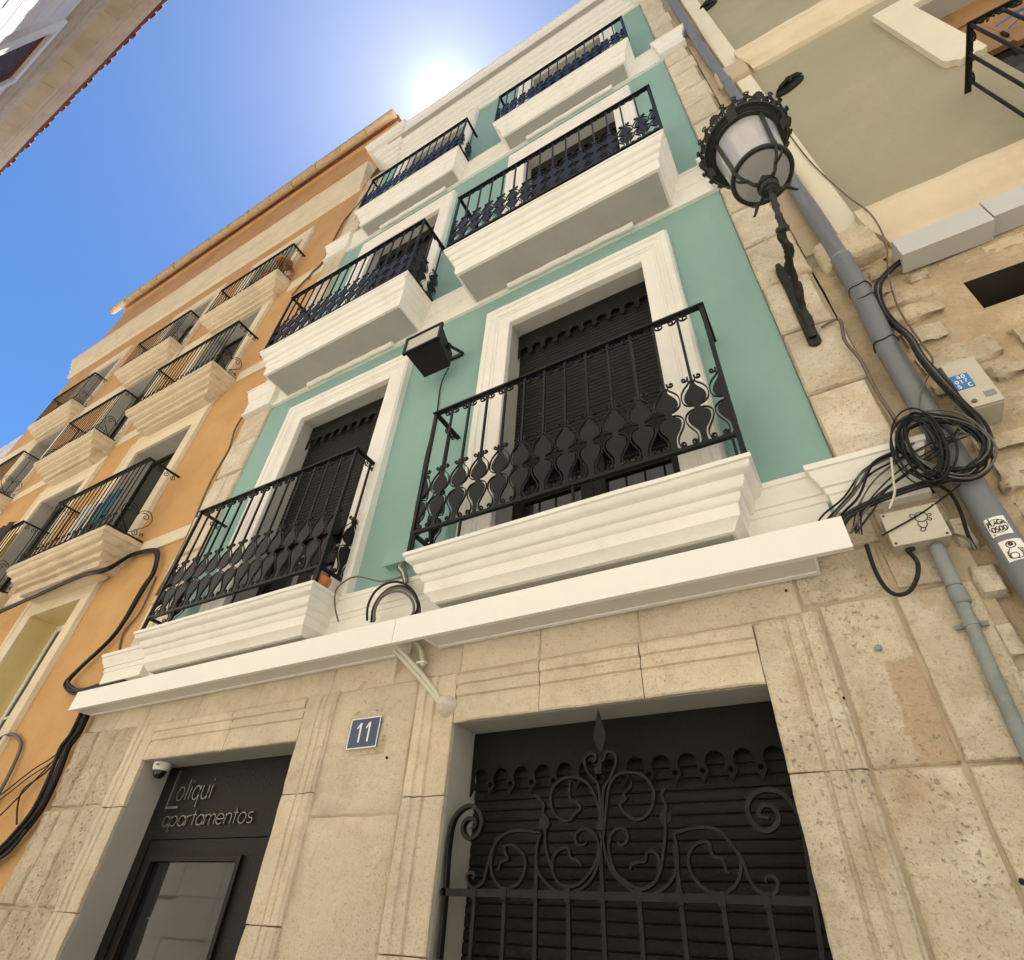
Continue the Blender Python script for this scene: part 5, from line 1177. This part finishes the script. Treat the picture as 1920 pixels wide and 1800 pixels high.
# balcony railing end
bal_o = MB(); ZR = 6.275; bal_o.box(1.935,4.2,-.435,-.40,ZR,ZR+.014); bal_o.box(1.935,1.972,-.399,.018,ZR,ZR+.014); bal_o = bal_o.build('balcony_railing', M['iron_old'], olive)
for x,y in [(1.953,-.415),(1.953,-.235),(1.953,-.07)]+[(1.953+.165*i,-.415) for i in range(1,12)]:
    mb = MB(); mb.tube([(x,y,ZR),(x,y,5.32)], .0105, 8); mb.build('baluster', M['iron_old'], bal_o, 60)
for i in range(24):
    x = 2.0+.09*i; mb = MB(); mb.strip(spiral(x,ZR-.038,.005,.034,i*2.2,1.2*(1 if i%2 else -1),12), -.423,.010,.009); mb.build('scroll', M['iron_old'], bal_o, 40)
for i in range(3):
    mb2 = MB(); mb2.strip(spiral(-.36+.13*i,ZR-.04,.005,.04,i*2.0,1.2,12), -.005,.010,.010); mb2.v = [(1.953-p[1],p[0],p[2]) for p in mb2.v]; mb2.build('scroll', M['iron_old'], bal_o, 40)
for x in (2.28,2.61,2.94):
    mb = MB(); mb.strip(spline([(x,5.42),(x-.06,5.55),(x-.07,5.75),(x-.02,5.88),(x+.03,5.82),(x,5.74)],5), -.42,.01,.012); mb.strip(spline([(x,5.42),(x+.06,5.55),(x+.07,5.75),(x+.02,5.88),(x-.03,5.82),(x,5.74)],5), -.42,.01,.012); mb.build('heart_scroll', M['iron_old'], bal_o, 40)

mb = MB(); mb.box(1.92,4.2,-.45,.018,5.10,5.27); mb.build('balcony_slab', M['cream'], olive)
t = MB(); t.tube(spline([(2.40,-.0,6.98),(2.6,-.0,7.03),(2.9,-.0,7.0),(3.2,-.0,7.05)],5), .006, 6); t.tube(spline([(2.38,-.05,6.75),(2.6,-.10,6.82),(2.9,-.12,6.80),(3.2,-.10,6.85)],5), .006, 6); t.tube(spline([(2.45,-.08,6.88),(2.6,-.12,6.76),(2.8,-.10,6.74),(3.1,-.14,6.76)],5), .006, 6); t.tube(spline([(2.5,-.20,6.4),(2.7,-.2,6.36),(3.1,-.2,6.40)],4), .02, 6)
tag(t.build('washing_line', M['label_blue'], None, 60), 'blue washing line strung behind the railing of the wooden window', 'washing line')
# vent opening; reveal and back coloured dark to paint its inner shade
reveal(VT[0],VT[1],VT[2],VT[3],.036,.60,sill=True,t=.03).build('vent_reveal', M['void'], olive); mb = MB(); mb.box(VT[0],VT[1],.55,.58,VT[2],VT[3]); mb.build('vent_back', M['void'], olive)
# rubble stones set in mortar
rq = random.Random(21); z = 2.0; kk = 0
while z < 4.84:
    h = rq.uniform(.12,.22); x = .79+rq.uniform(-.02,.03) if z > 3.0 else .80
    while x < 2.6:
        w = rq.uniform(.13,.38); a,b,c,d = x,x+w,z,min(z+h*rq.uniform(.85,1.05),4.86); x += w+rq.uniform(.004,.03)
        if b > VT[0]-.02 and a < VT[1]+.02 and d > VT[2]-.02 and c < VT[3]+.02: continue
        kk += 1; rx = rq.uniform(.03,.05)
        block(a,b,c,d,(.012-rq.uniform(0,.018)),.06,seed=400+kk,res=.028,amp=.022,edge=.03,jit=.035,bev=.022,low=3.0).build('rubble_stone', M['rubble'], olive, 60)
    z += h+.008
for a,b,c,d in ((.55,.66,2.60,2.76),(.53,.62,2.36,2.52),(.56,.655,2.83,2.98),(.51,.60,2.10,2.34),(.50,.59,1.7,2.07)):
    kk += 1; block(a,b,c,d,-.035,.032,seed=400+kk,res=.03,amp=.018,edge=.022,jit=.03,bev=.026).build('rubble_stone', M['quoin'], olive, 60)
# iron anchor plates
for (x,z,lab) in ((1.165,7.83,'black iron wall anchor on the olive plaster beside the lantern'),(1.03,11.5,'black iron wall anchor high on the olive plaster at the top edge')):
    t = thing('wall_anchor', (x,.0,z), lab, 'wall anchor', 'iron wall anchors on the olive house')
    mb = MB(); mb.lathe([(.002,.035),(.05,.030),(.115,.018),(.135,.006),(.138,-.012)], (0,0,0), 24, axis=(0,-1,0)); mb.v = [(a+x,b+.005,c*.62+z+.06*a/.14) for a,b,c in mb.v]; mb.build('disc', M['iron_old'], t, 50)
    mb = MB(); mb.tube([(x-.125,-.02,z-.055),(x-.08,-.045,z-.035),(x,-.058,z),(x+.08,-.045,z+.035),(x+.125,-.02,z+.055)],[.006,.018,.024,.018,.006],8); mb.tube([(x-.015,-.02,z+.085),(x-.008,-.05,z+.04),(x,-.06,z),(x+.005,-.045,z-.05)],[.008,.016,.022,.010],8); mb.jitter(.005,20); mb.build('cross_bar', M['iron_old'], t)
# grey trunking along the wall
for k,(a,b,z0,z1,lab) in enumerate(((.995,1.428,4.640,4.808,'short grey cable trunking box above the vent opening, nearest the pipe'),(1.436,3.4,4.668,4.836,'second grey cable trunking box running off to the right edge'))):
    t = thing('cable_trunking', ((a+b)/2,-.06,z0), lab, 'cable trunking', 'grey trunking on the rubble wall')
    mb = MB(); mb.box(a,b,-.120,-.116,z0,z1); mb.build('cover', M['plastic_grey'], t)
    mb = MB(); mb.box(a,b,-.1158,.01,z0,z0+.004); mb.box(a,b,-.1158,.01,z1-.004,z1); mb.box(a,a+.004,-.1158,.01,z0+.0045,z1-.0045); mb.build('tray', M['plastic_grey'], t)

# ================================================================== stone building across the street
opp = thing('church_building', (-10,-5.6,0), 'tall grey stone building across the street with a red tiled eave', 'building')
YO = -5.5
EY, EZ = -4.72, 19.45
wh = [(-13.6,-11.6,14.0,17.3)]
wall_sheet(-60, 25, 0, 18.2, wh, YO).build('wall', M['opp_stone'], opp)
mb = MB(); mb.box(-60,25,YO-10,YO-.6,0,18.2); mb.build('rear_wall', M['tan'], opp)
def om(prof, name, mt):
    mb = MB(); n = 60; k = n+1; x0,x1 = -45,15
    for p,z in prof:
        for i in range(k):
            v = Vector((x0+(x1-x0)*i/n, YO+p, z)); j = noise.noise_vector(v*2)*.01; mb.v.append(tuple(v+j))
    mb.f = [(r*k+i, r*k+i+1, (r+1)*k+i+1, (r+1)*k+i) for r in range(len(prof)-1) for i in range(n)]
    return mb.build(name, M[mt], opp, 40)
om([(0,17.6),(.06,17.62),(.07,17.75),(.10,17.78),(.11,17.9),(.06,17.93),(.06,18.1),(.12,18.15),(.14,18.28),(.0,18.3)],'architrave','opp_cornice')
om([(.14,18.28),(.18,18.4),(.20,18.52),(.50,18.70),(.52,18.78),(.56,18.80),(.58,18.95),(.64,19.0),(.70,19.1),(.72,19.25),(.0,19.4)],'cornice','opp_cornice')
for i in range(26):
    x = -26+1.0*i; mb = MB(); mb.box(x,x+.012,YO+.205,YO+.495,18.522,18.69); mb.v = [(a,b,18.50+ (b-YO-.2)*.6-.003+(.004 if c > 18.6 else -.004)) for a,b,c in mb.v]; mb.build('soffit_joint', M['mortar'], opp)
tl = MB(); n = 8; vs = []
for s_,rr_ in ((0,.115),(1,.085)):
    for q in range(n+1):
        a = math.pi*q/n; vs.append((rr_*math.cos(a), .5*(1-s_)-.0, rr_*math.sin(a)*.8+.18*s_))
vs2 = [(a*.86, b, c*.86-.0) for a,b,c in vs]
fs = [(q,q+1,n+2+q,n+1+q) for q in range(n)]; k = len(vs)
tl.add(vs+vs2, fs+[tuple(k+i for i in f[::-1]) for f in fs]+[(q,k+q,k+q+1,q+1) for q in range(n)])
TILE = proto(tl, 'roof_tile', M['tile'], 60)
for i in range(150): use(TILE, (-30+.29*i, EY-.5+.02*math.sin(i*1.7), EZ-.02+.012*math.sin(i*2.3)), opp, rz=.03*math.sin(i*3.1))
mb = MB(); mb.add([(-45,EY-.02,EZ-.03),(15,EY-.02,EZ-.03),(15,YO-6,EZ+2.4),(-45,YO-6,EZ+2.4)],[(0,1,2,3)]); mb.add([(-45,EY-.02,EZ-.06),(15,EY-.02,EZ-.06),(15,YO,EZ-.06),(-45,YO,EZ-.06)],[(0,1,2,3)]); mb.build('roof', M['tile'], opp)
w = wh[0]
mb = MB(); mb.box(w[0]-.25,w[0],YO-.0,YO+.07,w[2],w[3]+.25); mb.box(w[1],w[1]+.25,YO-.0,YO+.07,w[2],w[3]+.25); mb.box(w[0],w[1],YO,YO+.07,w[3],w[3]+.25); wf = mb.build('window', M['opp_pale'], opp)
for i in range(22): mb = MB(); z = w[2]+(w[3]-w[2])*i/22; mb.box(w[0],w[1],YO-.12,YO-.06,z,z+.06); mb.build('louvre_slat', M['louvre'], wf)
mb = MB(); mb.box(w[0],w[1],YO-.3,YO-.2,w[2],w[3]); mb.build('louvre_back', M['louvre'], wf)
for z0 in [10.2+.62*i for i in range(12)]:
    for x0 in [-24+1.25*i for i in range(18)]:
        x0 += .6*(int(z0*10)%2)
        if x0+1.24 > w[0]-.3 and x0 < w[1]+.3 and z0+.6 > w[2]-.1: continue
        if z0 > 17.0: continue
        mb = MB(); mb.box(x0,x0+1.235,YO+.0005,YO+.018+.006*math.sin(x0*7+z0*5),z0,z0+.606); mb.build('stone_block', M['opp_pale'], opp)
for z0 in [.62*i for i in range(16)]:
    for x0 in [-15+1.25*i for i in range(12)]:
        x0 += .6*(int(z0*10)%2); mb = MB(); mb.box(x0,x0+1.235,YO+.0005,YO+.018+.006*math.sin(x0*7+z0*5),z0,z0+.606); mb.build('stone_block', M['opp_pale'], opp)
